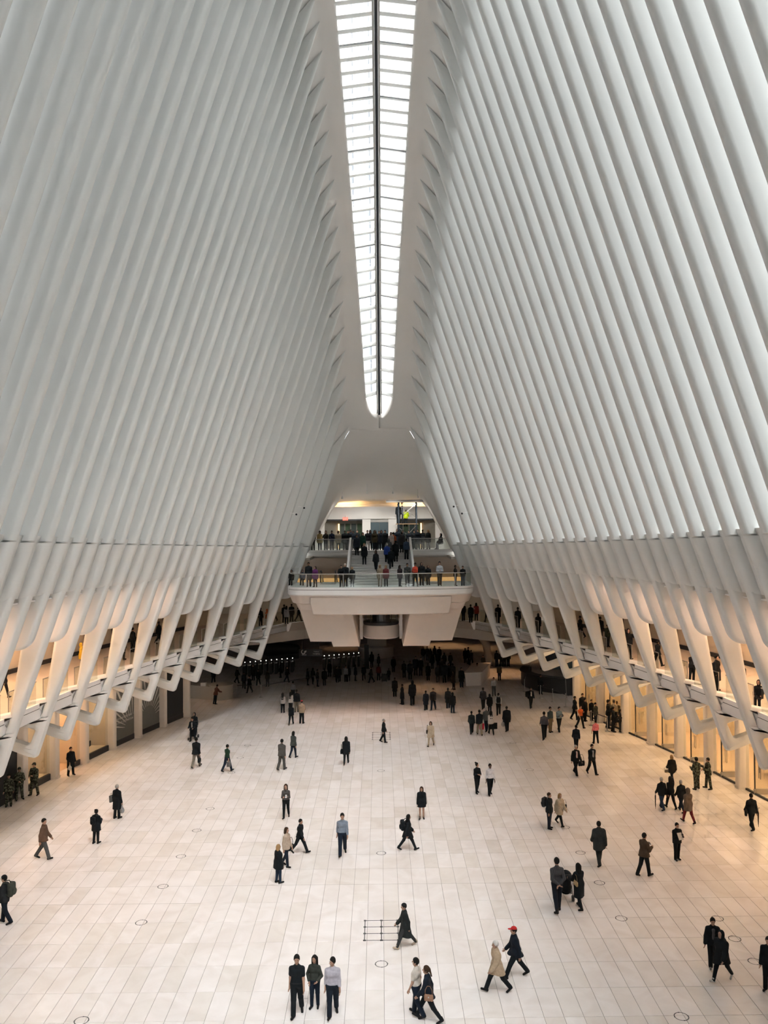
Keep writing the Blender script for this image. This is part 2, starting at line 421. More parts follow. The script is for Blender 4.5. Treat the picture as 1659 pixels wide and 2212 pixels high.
# ------------------------------------------------------------------ vault shell and skylight
def shell_profile(d):
    zt, xt, xs = Zt(d), Xt(d), Xs(d); k = 0.0
    if xs < 0.35: k = 1 - xs / 0.35
    return [(xs, zt + 0.75), (xs, zt + 0.20), (xs + 0.05, zt + 0.10), (xs + 0.16, zt + 0.05), ((xs + xt) / 2, zt + 0.03), (xt, zt - 0.03), (xt + 0.35, zt - 0.42), (xt + 0.95, zt - 1.1), (xt + 1.95, zt - 2.25)]
ceil_root = tag(empty('ceiling'), 'smooth white vault soffit around the skylight', kind='structure')
ds = [-11.7 + 0.7375 * k for k in range(200) if -11.7 + 0.7375 * k < 64.2] + [64.2, 64.5, 64.75, 64.95, 65.1, 65.2, 65.27, 65.3, 65.5, 65.9]
for s in (-1, 1):
    V = []; F = []; n = 9
    for d in ds: V += [(s * p[0], d, p[1]) for p in shell_profile(d)]
    for i in range(len(ds) - 1):
        for k in range(n - 1):
            f = (i*n+k, i*n+k+1, (i+1)*n+k+1, (i+1)*n+k); F.append(f if s > 0 else f[::-1])
    o = link_obj('ridge_soffit', mesh('ridge_soffit', V, F), M_SHELL, ceil_root); auto_smooth(o, 45)
hood = {65.75: [(0, 21.62), (1.2, 21.6), (2.3, 21.5), (2.85, 20.6), (3.65, 18.2), (4.65, 15.2), (5.85, 11.7)],
        67.5: [(0, 19.9), (1.25, 19.88), (2.4, 19.6), (2.95, 18.8), (3.75, 17.0), (4.75, 14.6), (5.95, 11.7)],
        70.0: [(0, 18.2), (1.4, 18.15), (2.65, 17.85), (3.1, 17.2), (3.9, 16.0), (4.85, 14.2), (6.05, 11.7)],
        73.0: [(0, 16.8), (1.8, 16.8), (3.3, 16.55), (3.65, 16.1), (4.3, 15.2), (5.15, 13.8), (6.15, 11.7)],
        77.0: [(0, 15.9), (2.2, 15.9), (3.95, 15.85), (4.2, 15.6), (4.65, 14.9), (5.4, 13.5), (6.25, 11.7)]}
hd = sorted(hood); V = []; F = []
def hood_at(d):
    k = max(i for i in range(len(hd)) if hd[i] <= d + 1e-6); k = min(k, len(hd) - 2); t = (d - hd[k]) / (hd[k+1] - hd[k])
    return [(a[0] + (b[0]-a[0]) * t, a[1] + (b[1]-a[1]) * t) for a, b in zip(hood[hd[k]], hood[hd[k+1]])]
hs = [65.75 + (77 - 65.75) * k / 24 for k in range(25)]
for d in hs:
    p = hood_at(d); V += [(-q[0], d, q[1]) for q in p[:0:-1]] + [(q[0], d, q[1]) for q in p]
n = 13
for i in range(len(hs) - 1):
    for k in range(n - 1): F.append((i*n+k, (i+1)*n+k, (i+1)*n+k+1, i*n+k+1))
V += [(x, 77.0, 11.7) for x in (-6.25, 6.25)]
F.append(tuple([24*n + k for k in range(n)]))
o = link_obj('end_hood', mesh('end_hood', V, F), M_SHELL, ceil_root); auto_smooth(o, 50)
for s in (-1, 1):
    pl_ = [(0, 24.5), (10, 24.5), (10, 11.4), (5.9, 11.4), (5.88, 11.7), (4.7, 15.2), (3.7, 18.2), (2.9, 20.6), (2.35, 21.52), (1.2, 21.64), (0, 21.66)]
    V = [(s*p[0], 65.86, p[1]) for p in pl_] + [(s*p[0], 66.1, p[1]) for p in pl_]; n = len(pl_)
    link_obj('end_bulkhead', mesh('end_bulkhead', V, [tuple(range(n)), tuple(range(2*n - 1, n - 1, -1))] + [(k, n + k, n + (k+1) % n, (k+1) % n) for k in range(n)]), M_SHELL, ceil_root)
# skylight
sk = tag(empty('window_1'), 'long narrow glazed skylight along the ridge', kind='structure')
M_SPINE = principled('dark_spine', (0.015, 0.022, 0.03), 0.5)
zc = lambda d: Zt(d) + 0.55
nb = 0
for k in range(-60, 42):
    d = 34.7 + 0.7375 * k
    if d < -9 or d > 64.9: continue
    for s in (-1, 1):
        x0, x1 = 0.09, Xs(d) + 0.02; za, zb = zc(d), Zt(d) + 0.32; w = 0.175
        m = MB()
        V = []
        for (x, z) in ((x0, za), (x1, zb)):
            V += [(s*x, d - w, z - .18), (s*x, d + w, z - .18), (s*x, d + w, z + .06), (s*x, d - w, z + .06)]
        m.add(V, [(0, 1, 2, 3), (4, 7, 6, 5)] + [(i, i + 4, (i+1) % 4 + 4, (i+1) % 4) for i in range(4)])
        m.build('skylight_bar', M_RIB, sk)
        if d + 0.7375 < 65:
            e = d + 0.7375
            V = [(s*0.1, d + .05, zc(d) + .02), (s*(Xs(d)), d + .05, Zt(d) + .34), (s*(Xs(e)), e - .05, Zt(e) + .34), (s*0.1, e - .05, zc(e) + .02)]
            link_obj('glass_pane', mesh('glass_pane', V, [(0, 1, 2, 3)]), M_SKYGLASS, sk)
dd = [-10 + 0.7375 * k for k in range(102)]
for nm, xa, xb, za, zb, mt in (('spine_rail', -0.085, 0.085, -0.40, 0.1, M_SPINE), ('spine_beam', -0.21, -0.09, -0.30, 0.08, M_RIB), ('spine_beam', 0.09, 0.21, -0.30, 0.08, M_RIB)):
    V = []; F = []
    ddd = [d for d in dd if d < 65.0] + [65.15]
    for d in ddd:
        z = zc(d); V += [(xa, d, z + za), (xb, d, z + za), (xb, d, z + zb), (xa, d, z + zb)]
    for i in range(len(ddd) - 1):
        for k in range(4): F.append((i*4+k, i*4+(k+1) % 4, (i+1)*4+(k+1) % 4, (i+1)*4+k))
    link_obj(nm, mesh(nm, V, F), mt, sk)
for k in range(-40, 41, 4):
    d = 34.7 + 0.7375 * k
    if d < 5: continue
    m = MB()
    for s in (-1, 1):
        m.bar((s*.2, d - .18, zc(d) - .25), (s*Xs(d), d - .18, Zt(d) + .07), 0.02, 0.03)
    m.build('joint_line', M_SPINE, sk)

# near end of the hall, behind the camera
MB().box(-14, 14, -14.6, -14.2, 0, 24).build('wall_near', M_SHELL); tag(bpy.data.objects['wall_near'], kind='structure')

# ------------------------------------------------------------------ balconies
def Xf(d): return nose(d, 5.8) + 0.50
bd = [-12.55 + 1.475 * k for k in range(55)]            # -12.5 .. 67.1
bd = [d for d in bd if d < 66.5] + [67.3]
def strip(fn, dlist, name, mat, parent, flip=False, smooth=True):
    V = []; F = []
    for d in dlist: row = fn(d); V += row; n = len(row)
    for i in range(len(dlist) - 1):
        for k in range(n - 1):
            f = (i*n+k, i*n+k+1, (i+1)*n+k+1, (i+1)*n+k); F.append(f[::-1] if flip else f)
    o = link_obj(name, mesh(name, V, F), mat, parent); auto_smooth(o, 40) if smooth else None; return o
M_BALFLOOR = principled('balcony_stone_floor', (0.66, 0.55, 0.45), 0.3, noise=0.05, scale=2)
for s, side in ((-1, 'left'), (1, 'right')):
    root = tag(empty('balcony_' + side), 'white-edged gallery running behind the %s ribs' % side, kind='structure')
    strip(lambda d: [(s*(Xf(d)+.25), d, 5.42), (s*(Xf(d)+.03), d, 5.46), (s*Xf(d), d, 5.52), (s*Xf(d), d, 5.90)], bd, 'fascia', M_FASCIA, root, s > 0)
    strip(lambda d: [(s*(Xf(d)+.02), d, 5.89), (s*(Xf(d)+.02), d, 5.93)], bd, 'shadow_gap', M_DARK, root, s > 0)
    strip(lambda d: [(s*Xf(d), d, 5.925), (s*Xf(d), d, 6.13), (s*(Xf(d)+.30), d, 6.13), (s*(Xf(d)+.30), d, 6.08)], bd, 'curb', M_FASCIA, root, s > 0)
    strip(lambda d: [(s*(Xf(d)+.2), d, ZB), (s*(Xshop(d)+2.0), d, ZB)], bd, 'gallery_floor', M_BALFLOOR, root, s > 0)
    strip(lambda d: [(s*(Xf(d)+.03), d, 5.45), (s*(Xshop(d)+6.0), d, 5.45)], bd, 'gallery_underside', M_SHELL, root, s < 0)
    strip(lambda d: [(s*(nose(d, ZSTEP(d)) + .6), d, ZSTEP(d)), (s*(Xshop(d)+2.0), d, ZSTEP(d))], bd, 'gallery_ceiling', M_SHELL, root, s < 0)
    strip(lambda d: [(s*(Xshop(d)+1.6), d, ZB), (s*(Xshop(d)+1.6), d, ZSTEP(d) + .3)], bd, 'gallery_back_wall', M_WARM, root, s > 0)
    for n in range(-13, 22, 2):
        a, b = dn(n + 1), dn(n + 3)
        if b > 67.2: break
        e = 0.32
        V = []
        for d in (a + e, b - e):
            for z in (6.10, 7.12):
                V += [(s*(Xf(d)+.12), d, z), (s*(Xf(d)+.135), d, z)]
        gp = MB().hexa([V[0], V[1], V[5], V[4], V[2], V[3], V[7], V[6]]).build('glass_panel', M_GLASS, root)
        A = Vector((s*(Xf(a+e)+.127), a + e, 7.125)); B = Vector((s*(Xf(b-e)+.127), b - e, 7.125))
        MB().bar(A, B, 0.05, 0.035).build('handrail', M_STEEL, gp)
        MB().bar(Vector((A.x, A.y, 6.1)), A, 0.03).build('edge_clip', M_STEEL, gp)
    # shop fronts of the gallery: dark base rail and thin mullions
    for n in range(-12, 20, 2):
        a, b = dn(n), dn(n + 2); x0, x1 = Xshop(a) + 1.45, Xshop(b) + 1.45
        MB().bar((s*x0, a + .1, ZB + .12), (s*x1, b - .1, ZB + .12), 0.10, 0.24).build('shopfront_base', M_BLACK, root)
        MB().bar((s*x0, a, ZB), (s*x0, a, 11.0), 0.06).build('mullion', M_BLACK, root)
# ------------------------------------------------------------------ far platform: landing, stairs, upper deck
def plan_outline(hw, df, bow, rc, db, n=14):
    """plan of the landing: bowed front edge, rounded front corners"""
    pts = [(-hw, db)]
    for k in range(6):
        a = math.pi / 2 * k / 5
        pts.append((-hw + rc * (1 - math.cos(a)), df + bow + rc * (1 - math.sin(a))))
    for k in range(1, n):
        x = (-hw + rc) + (2 * hw - 2 * rc) * k / n
        pts.append((x, df + bow * (x / (hw - rc)) ** 2))
    for k in range(5, -1, -1):
        a = math.pi / 2 * k / 5
        pts.append((hw - rc * (1 - math.cos(a)), df + bow + rc * (1 - math.sin(a))))
    pts.append((hw, db)); return pts
def loft(levels, cap_top=True, cap_bottom=True):
    V = []; F = []; n = len(levels[0][1])
    for z, o in levels: V += [(p[0], p[1], z) for p in o]
    for i in range(len(levels) - 1):
        for k in range(n):
            F.append((i*n+k, i*n+(k+1) % n, (i+1)*n+(k+1) % n, (i+1)*n+k))
    if cap_bottom: F.append(tuple(range(n - 1, -1, -1)))
    if cap_top: F.append(tuple((len(levels)-1)*n + k for k in range(n)))
    return V, F
ZL, ZU = 9.5, 11.82
land = tag(empty('landing_platform', (0, 0, 0)), 'pale boat-shaped landing platform hanging above the concourse', kind='structure')
V, F = loft([(8.93, plan_outline(6.74, 59.38, .5, 1.3, 65.5)), (9.02, plan_outline(6.80, 59.3, .5, 1.3, 65.5)), (9.34, plan_outline(6.80, 59.3, .5, 1.3, 65.5))])
auto_smooth(link_obj('white_band', mesh('white_band', V, F), M_FASCIA, land), 40)
V, F = loft([(9.34, plan_outline(6.76, 59.34, .5, 1.3, 65.5)), (9.37, plan_outline(6.76, 59.34, .5, 1.3, 65.5))], False, False)
link_obj('shadow_gap', mesh('shadow_gap', V, F), M_DARK, land)
V, F = loft([(9.37, plan_outline(6.80, 59.3, .5, 1.3, 65.5)), (9.52, plan_outline(6.80, 59.3, .5, 1.3, 65.5)), (9.52, plan_outline(6.5, 59.6, .5, 1.2, 65.5)), (ZL, plan_outline(6.5, 59.6, .5, 1.2, 65.5))])
link_obj('curb', mesh('curb', V, F), M_FASCIA, land)
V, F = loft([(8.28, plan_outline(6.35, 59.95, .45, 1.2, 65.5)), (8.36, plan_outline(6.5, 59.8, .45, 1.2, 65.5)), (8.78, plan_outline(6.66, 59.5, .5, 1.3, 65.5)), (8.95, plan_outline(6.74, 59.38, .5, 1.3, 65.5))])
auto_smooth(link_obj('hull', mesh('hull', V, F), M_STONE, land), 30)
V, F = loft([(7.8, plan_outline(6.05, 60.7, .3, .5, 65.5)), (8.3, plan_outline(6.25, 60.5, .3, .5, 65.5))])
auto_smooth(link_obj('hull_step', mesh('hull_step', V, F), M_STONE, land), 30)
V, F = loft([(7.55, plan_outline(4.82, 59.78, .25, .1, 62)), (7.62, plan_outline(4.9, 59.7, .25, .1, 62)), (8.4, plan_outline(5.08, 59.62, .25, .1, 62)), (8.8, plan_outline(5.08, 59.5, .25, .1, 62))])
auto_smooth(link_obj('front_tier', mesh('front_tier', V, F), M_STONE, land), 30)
for s in (-1, 1):
    out = [(6.02, 7.85), (5.23, 5.42), (3.66, 5.40), (3.55, 5.03), (1.60, 5.03), (2.20, 7.85)]
    V, F = rounded_slab(out, 66.0, 9.0, 0.04, s, 1)
    link_obj('support_wall', mesh('support_wall', V, F), M_STONE, land)
# glass balustrade of the landing
o1 = plan_outline(6.62, 59.48, .5, 1.25, 64.0)
rail = MB().tube([(p[0], p[1], 10.48) for p in o1], 0.035, 8).build('handrail', M_STEEL, land)
for i in range(len(o1) - 1):
    a, b = o1[i], o1[i+1]
    if abs(a[0]-b[0]) + abs(a[1]-b[1]) < 0.05: continue
    MB().hexa([(a[0], a[1], 9.5), (b[0], b[1], 9.5), (b[0], b[1]+.015, 9.5), (a[0], a[1]+.015, 9.5), (a[0], a[1], 10.44), (b[0], b[1], 10.44), (b[0], b[1]+.015, 10.44), (a[0], a[1]+.015, 10.44)]).build('glass_panel', M_GLASS, land)
for x in (-5.35, -2.67, 0, 2.67, 5.35):
    yy = 59.48 + .5 * (x / 5.37) ** 2
    MB().box(x-.03, x+.03, yy-.02, yy+.06, 9.45, 10.5).build('rail_post', M_STEEL, land)
# stairs
st = tag(empty('stairs', (0, 0, 0)), 'broad pale stone stair between landing and upper deck', kind='structure')
M_STEP = principled('pale_stair_stone', (0.70, 0.68, 0.66), 0.6, noise=0.05, scale=4)
NST = 14; D0, D1 = 62.0, 69.8
for k in range(NST):
    z0 = ZL + (ZU - ZL) * k / NST; z1 = ZL + (ZU - ZL) * (k + 1) / NST; y0 = D0 + (D1 - D0) * k / NST
    MB().box(-2.38, 2.38, y0, D1 + .3, z0, z1 - .02).box(-2.38, 2.38, y0 - .05, y0 + .5, z1 - .03, z1).build('step', M_STEP, st)
def zstair(d): return ZL + (ZU - ZL) * min(NST, max(0, math.floor((d - D0) / (D1 - D0) * NST) + 1)) / NST if d > D0 else ZL
for s in (-1, 1):
    V = []
    w = 0.16
    for x in (s*2.42, s*(2.42 + w)):
        V.append([(x, 70.1, ZU - .6), (x, 63.0, ZL), (x, 63.0, 10.65), (x, 63.5, 10.85), (x, 70.1, 12.92)])
    n = 5; VV = V[0] + V[1]; FF = [tuple(range(n)), tuple(range(2*n - 1, n - 1, -1))] + [(k, (k+1) % n, n + (k+1) % n, n + k) for k in range(n)]
    link_obj('side_parapet', mesh('side_parapet', VV, FF), M_FASCIA, st)
    MB().tube([(s*2.30, 63.2, 10.6), (s*2.30, 70.0, 12.75)], 0.03).build('handrail', M_STEEL, st)
MB().box(-0.10, 0.10, 61.4, 61.9, ZL, ZL + 0.95).build('newel_panel', M_FASCIA, st)
# upper deck
up = tag(empty('upper_deck', (0, 0, 0)), 'white upper deck in front of the street doors', kind='structure')
MB().box(-8.6, 8.6, 70.0, 78.0, 11.5, ZU).build('deck_floor', M_STEP, up)
MB().box(-8.6, -2.4, 69.9, 70.1, 11.72, ZU + .06).box(2.4, 8.6, 69.9, 70.1, 11.72, ZU + .06).build('curb', M_FASCIA, up)
for s in (-1, 1):
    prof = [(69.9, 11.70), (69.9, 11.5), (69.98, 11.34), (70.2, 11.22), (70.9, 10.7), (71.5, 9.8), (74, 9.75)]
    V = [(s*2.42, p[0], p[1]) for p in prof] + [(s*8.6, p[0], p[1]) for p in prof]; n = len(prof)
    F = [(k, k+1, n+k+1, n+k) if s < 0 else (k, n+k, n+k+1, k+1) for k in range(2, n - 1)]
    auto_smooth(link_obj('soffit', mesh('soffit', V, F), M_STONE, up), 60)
    F = [(k, k+1, n+k+1, n+k) if s < 0 else (k, n+k, n+k+1, k+1) for k in range(0, 3)]
    auto_smooth(link_obj('white_band', mesh('white_band', V, F), M_FASCIA, up), 60)
    xa, xb = 2.6, 7.85
    for i in range(3):
        x0, x1 = xa + (xb - xa) * i / 3 + .02, xa + (xb - xa) * (i + 1) / 3 - .02
        MB().box(min(s*x0, s*x1), max(s*x0, s*x1), 70.0, 70.015, 11.88, 12.76).build('glass_panel', M_GLASS, up)
    MB().tube([(s*xa, 70.0, 12.80), (s*xb, 70.0, 12.80)], 0.03).build('handrail', M_STEEL, up)
    MB().box(s*xb - .03, s*xb + .03, 69.97, 70.03, 11.85, 12.8).build('rail_post', M_STEEL, up)
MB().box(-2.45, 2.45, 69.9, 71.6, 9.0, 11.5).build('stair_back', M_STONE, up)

# ------------------------------------------------------------------ end wall with the street doors
DW = 75.5
ew = tag(empty('wall_back', (0, 0, 0)), 'white end wall with two glazed street doors and a lift', kind='structure')
w = MB()
w.box(-6.4, -5.05, DW, DW+.5, ZU, 15.62); w.box(5.0, 6.4, DW, DW+.5, ZU, 15.62)
w.box(-5.05, 5.0, DW, DW+.5, 14.5, 15.62)
w.build('wall_face', M_SHELL, ew)
MB().box(-1.62, -0.88, DW, DW+.5, ZU, 14.5).build('pier', M_SHELL, ew)
MB().box(0.74, 1.55, DW, DW+.5, ZU, 14.5).build('pier', M_SHELL, ew)
o = MB().lathe([(1.75, ZU), (1.75, 15.6)], 24, 0.0, DW + 1.35, math.radians(215), math.radians(325)); 
MB().box(-1.62, 1.4, DW - .12, DW + .02, 14.52, 15.60).build('lift_shaft_face', M_SHELL, ew)
M_LIFT = principled('teal_grey_steel_door', (0.10, 0.14, 0.16), 0.4, metal=0.5, noise=0.1)
M_DOORGLASS = principled('dark_door_glass', (0.055, 0.075, 0.075), 0.12, noise=0.5, scale=1.3)
M_GREEN = principled('trees_seen_through_glass', (0.05, 0.085, 0.05), 0.8, noise=0.7, scale=2.2)
M_LAMP = principled('warm_lamp_strip', (1, 0.8, 0.5), 0.5, emit=(1.0, 0.62, 0.28), estr=1.2)
M_WHITELAMP = principled('white_lamp', (1, 1, 1), 0.5, emit=(1.0, 0.93, 0.82), estr=2.5)
lift = tag(empty('door_3', (0, 0, 0)), 'steel lift doors in the end wall', kind='structure')
MB().box(-.86, -.07, DW+.2, DW+.3, ZU, 14.2).build('door_leaf', M_LIFT, lift); MB().box(-.05, .72, DW+.2, DW+.3, ZU, 14.2).build('door_leaf', M_LIFT, lift)
MB().box(-.88, .74, DW+.1, DW+.3, 14.2, 14.5).build('door_head', M_STEEL, lift)
M_REVEAL = principled('olive_grey_reveal', (0.20, 0.19, 0.165), 0.7, noise=0.1)
for nm, x0, x1, sl in (('door_1', -5.05, -1.62, -1), ('door_2', 1.55, 5.0, 1)):
    dr = tag(empty(nm, (0, 0, 0)), 'glazed street doors with a dark frame', kind='structure')
    MB().box(x0, x1, DW - .02, DW + .12, 14.36, 14.5).build('head_frame', M_BLACK, dr)
    xs0, xs1 = (x0, x0 + 1.25) if sl < 0 else (x1 - 1.25, x1)
    ya, yb = (DW + .45, DW + 1.2) if sl < 0 else (DW + 1.2, DW + .45)
    MB().hexa([(xs0, ya, ZU), (xs1, yb, ZU), (xs1, yb+.05, ZU), (xs0, ya+.05, ZU), (xs0, ya, 14.5), (xs1, yb, 14.5), (xs1, yb+.05, 14.5), (xs0, ya+.05, 14.5)]).build('reveal', M_REVEAL, dr)
    g0, g1 = (xs1, x1) if sl < 0 else (x0, xs0)
    for k in range(4):
        a = g0 + (g1 - g0) * k / 4; b = g0 + (g1 - g0) * (k + 1) / 4
        MB().box(a + .03, b - .03, DW + 1.15, DW + 1.2, ZU, 14.1).build('door_pane', M_GREEN if k % 2 else M_DOORGLASS, dr)
        MB().box(b - .05, b + .05, DW + 1.1, DW + 1.2, ZU, 14.4).build('door_mullion', M_REVEAL, dr)
    MB().box(g0, g1, DW + 1.05, DW + 1.2, 14.1, 14.5).build('transom', M_REVEAL, dr)
    xl = xs1 if sl < 0 else xs0
    MB().box(xl - .06, xl + .06, DW + 1.0, DW + 1.08, ZU, 14.1).build('warm_light_strip', M_LAMP, dr)
MB().box(-6.4, 6.4, DW + 1.3, DW + 1.4, ZU, 15.2).build('lobby_back', M_REVEAL, ew)
MB().box(-6.4, 6.4, DW + .5, DW + 1.3, 14.52, 14.6).build('lobby_ceiling', M_REVEAL, ew)
# warm cove lamps behind the top of the end wall
for s in (-1, 1):
    L = bpy.data.lights.new('cove_lamp', 'AREA'); L.shape = 'RECTANGLE'; L.size = 1.8; L.size_y = 0.4; L.energy = 30; L.color = (1.0, 0.58, 0.24)
    lo = bpy.data.objects.new('cove_lamp', L); COL.objects.link(lo); lo.location = (s*3.1, 76.25, 14.85); lo.rotation_euler = (math.pi, 0, 0)

# ------------------------------------------------------------------ lower back: gallery behind the platform, dark concourse beyond
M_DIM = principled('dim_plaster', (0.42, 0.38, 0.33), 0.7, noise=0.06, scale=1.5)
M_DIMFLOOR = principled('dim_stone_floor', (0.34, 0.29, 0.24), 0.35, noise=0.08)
bk = tag(empty('gallery_back', (0, 0, 0)), 'dim gallery floor and wall behind the hanging platform', kind='structure')
# floor of the gallery at the far end, following the rib line
V = [(-Xf(67.3), 67.3, ZB)] ; 
pts = [(-Xf(d) , d) for d in bd if d >= 58] + [(-5.2, 69.2), (-2.0, 70.2), (2.0, 70.2), (5.2, 69.2)] + [(Xf(d), d) for d in bd[::-1] if d >= 58] + [(19.5, 58), (19.5, 75.2), (-19.5, 75.2), (-19.5, 58)]
n = len(pts); V = [(p[0], p[1], ZB - .01) for p in pts] + [(p[0], p[1], 5.45) for p in pts]
F = [tuple(range(n)), tuple(range(2*n - 1, n - 1, -1))] + [(k, n + k, n + (k+1) % n, (k+1) % n) for k in range(n)]
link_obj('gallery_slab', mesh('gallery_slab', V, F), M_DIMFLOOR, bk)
ef = [(-Xf(67.3), 67.3), (-6.3, 68.5), (-5.2, 69.2), (-2.0, 70.2), (2.0, 70.2), (5.2, 69.2), (6.3, 68.5), (Xf(67.3), 67.3)]
V = []; F = []
for p in ef: V += [(p[0], p[1] - .02, 5.45), (p[0], p[1] - .05, 6.13), (p[0], p[1] + .25, 6.13)]
for i in range(len(ef) - 1):
    for k in range(2): F.append((i*3+k, (i+1)*3+k, (i+1)*3+k+1, i*3+k+1))
link_obj('fascia', mesh('fascia', V, F), M_FASCIA, bk)
for i in range(len(ef) - 1):
    a, b = ef[i], ef[i+1]
    if i in (3,): continue
    g_ = MB().hexa([(a[0], a[1]+.1, 6.1), (b[0], b[1]+.1, 6.1), (b[0], b[1]+.115, 6.1), (a[0], a[1]+.115, 6.1), (a[0], a[1]+.1, 7.1), (b[0], b[1]+.1, 7.1), (b[0], b[1]+.115, 7.1), (a[0], a[1]+.115, 7.1)]).build('glass_panel', M_GLASS, bk)
    MB().bar((a[0], a[1]+.1, 7.12), (b[0], b[1]+.1, 7.12), .05).build('handrail', M_STEEL, g_)
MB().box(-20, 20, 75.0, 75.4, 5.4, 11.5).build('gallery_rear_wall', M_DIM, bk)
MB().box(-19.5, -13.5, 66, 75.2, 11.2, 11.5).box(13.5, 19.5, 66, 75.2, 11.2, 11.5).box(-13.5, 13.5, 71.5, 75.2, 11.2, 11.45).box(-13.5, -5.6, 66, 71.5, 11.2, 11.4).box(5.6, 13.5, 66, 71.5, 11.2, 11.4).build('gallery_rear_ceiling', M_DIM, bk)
for s in (-1, 1):
    MB().box(min(s*19.4, s*19.8), max(s*19.4, s*19.8), 62, 75.2, 5.4, 11.5).build('gallery_side_wall', M_DIM, bk)
    MB().box(min(s*2.6, s*13), max(s*2.6, s*13), 74.4, 74.98, 8.72, 9.22).build('gold_glow_band', principled('gold_glow_band', (0.9, 0.62, 0.3), .5, emit=(1.0, 0.55, 0.2), estr=0.28), bk)  # emission stands in for cove light falling on this wall strip
# bulkhead under the gallery edge
V = []; F = []
e2 = [(-19, 63.5), (-13.5, 64.2), (-9.5, 66.5), (-6.3, 69.5), (-2, 71.2), (2, 71.2), (6.3, 69.5), (9.5, 66.5), (13.5, 64.2), (19, 63.5)]
for p in e2: V += [(p[0], p[1], 4.55), (p[0], p[1], 5.46)]
for i in range(len(e2) - 1): F.append((2*i, 2*i+2, 2*i+3, 2*i+1))
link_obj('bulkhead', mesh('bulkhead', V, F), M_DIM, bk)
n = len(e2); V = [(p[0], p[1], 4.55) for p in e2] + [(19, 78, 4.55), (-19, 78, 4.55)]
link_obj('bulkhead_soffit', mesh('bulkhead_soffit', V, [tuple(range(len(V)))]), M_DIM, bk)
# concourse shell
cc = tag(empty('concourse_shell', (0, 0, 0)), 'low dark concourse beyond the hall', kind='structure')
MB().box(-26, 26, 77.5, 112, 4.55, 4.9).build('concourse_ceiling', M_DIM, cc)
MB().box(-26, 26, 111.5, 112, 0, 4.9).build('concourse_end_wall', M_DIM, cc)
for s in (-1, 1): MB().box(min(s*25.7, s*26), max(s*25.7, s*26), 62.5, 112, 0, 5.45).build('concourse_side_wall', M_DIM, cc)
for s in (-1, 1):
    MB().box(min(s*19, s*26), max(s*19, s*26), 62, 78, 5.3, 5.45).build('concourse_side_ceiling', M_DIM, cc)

# lift drum under the landing
ld = tag(empty('lift_drum', (0, 66, 0)), 'round glass lift lobby between the two platform supports', kind='structure')
def lat(name, prof, mat, n=32): return auto_smooth(MB().lathe(prof, n).build(name, mat, ld), 40)
lat('drum', [(0, 5.1), (1.30, 5.1), (1.42, 5.2), (1.42, 6.05), (1.36, 6.15), (0, 6.15)], M_STONE)
lat('ring', [(1.36, 6.15), (1.40, 6.2), (1.40, 6.38), (1.3, 6.42), (0, 6.42)], M_BLACK)
lat('glass_wall', [(1.3, 6.42), (1.3, 7.6)], M_GLASS)
lat('core', [(0.7, 6.42), (0.7, 7.7)], M_BLACK)
for x in (-1.55, 1.55): MB().box(x - .12, x + .12, -1.0, -.8, 5.1, 7.7).build('post', M_FASCIA, ld)
for k in range(8):
    a = math.pi + math.pi * k / 7; MB().box(1.31*math.cos(a)-.025, 1.31*math.cos(a)+.025, 1.31*math.sin(a)-.025, 1.31*math.sin(a)+.025, 6.4, 7.6).build('mullion', M_BLACK, ld)

# ------------------------------------------------------------------ ground-floor shops behind the columns
M_SHOPFLOOR = principled('shop_floor', (0.62, 0.47, 0.33), 0.3, noise=0.05)
M_PANELGREY = principled('grey_hoarding', (0.13, 0.13, 0.12), 0.5, noise=0.06)
M_PANELBLACK = principled('black_hoarding', (0.008, 0.011, 0.014), 0.5, noise=0.1)
M_RAY = principled('pale_printed_ray', (0.62, 0.60, 0.55), 0.6)
M_ORANGE = principled('terracotta_shop_wall', (0.55, 0.25, 0.13), 0.7, noise=0.1)
cdepth = [dn(n) for n in range(-12, 20, 2)]
for s, side in ((-1, 'left'), (1, 'right')):
    arc = tag(empty('arcade_' + side, (0, 0, 0)), 'row of pale columns and shop interiors under the %s gallery' % side, kind='structure')
    for n in range(-4, 20, 2):
        d = dn(n) + 0.35; x = Xshop(d)
        out = fillet([(x - .28, d - .26), (x + .3, d - .26), (x + .3, d + .26), (x - .28, d + .26)], [.12, .05, .05, .12], 4)
        V, F = loft([(z, [(s*p[0], p[1]) for p in out]) for z in (0.0, 5.5)])
        c = auto_smooth(link_obj('column', mesh('column', V, F), M_COLUMN, arc), 40)
        V, F = loft([(z, [(s*((p[0]-x)*1.12+x), (p[1]-d)*1.12+d) for p in out]) for z in (0.0, .12)])
        link_obj('column_base', mesh('column_base', V, F), M_COLUMN, c)
    sd = [-12 + 1.475 * k for k in range(50)] + [62.4]
    strip(lambda d: [(s*(Xshop(d)+5.6), d, 0), (s*(Xshop(d)+5.6), d, 5.45)], sd, 'shop_back_wall', M_WARM, arc, s > 0)
    strip(lambda d: [(s*(Xshop(d)+.35), d, 0.006), (s*(Xshop(d)+5.6), d, 0.006)], sd, 'shop_floor', M_SHOPFLOOR, arc, s > 0)
    for n in range(-4, 19, 2):
        d = dn(n) + .35 + (0.0); x = Xshop(d)
        MB().box(min(s*(x+.3), s*(x+5.6)), max(s*(x+.3), s*(x+5.6)), d - .08, d + .08, 0, 5.45).build('partition', M_WARM, arc) if (s < 0 or n in (18, 14)) else None
def bay(s, k):
    """corner points of shop bay k: between column n=k and k+2"""
    a, b = dn(k) + .35 + .30, dn(k + 2) + .35 - .30
    return a, b, Xshop(a) + .05, Xshop(b) + .05
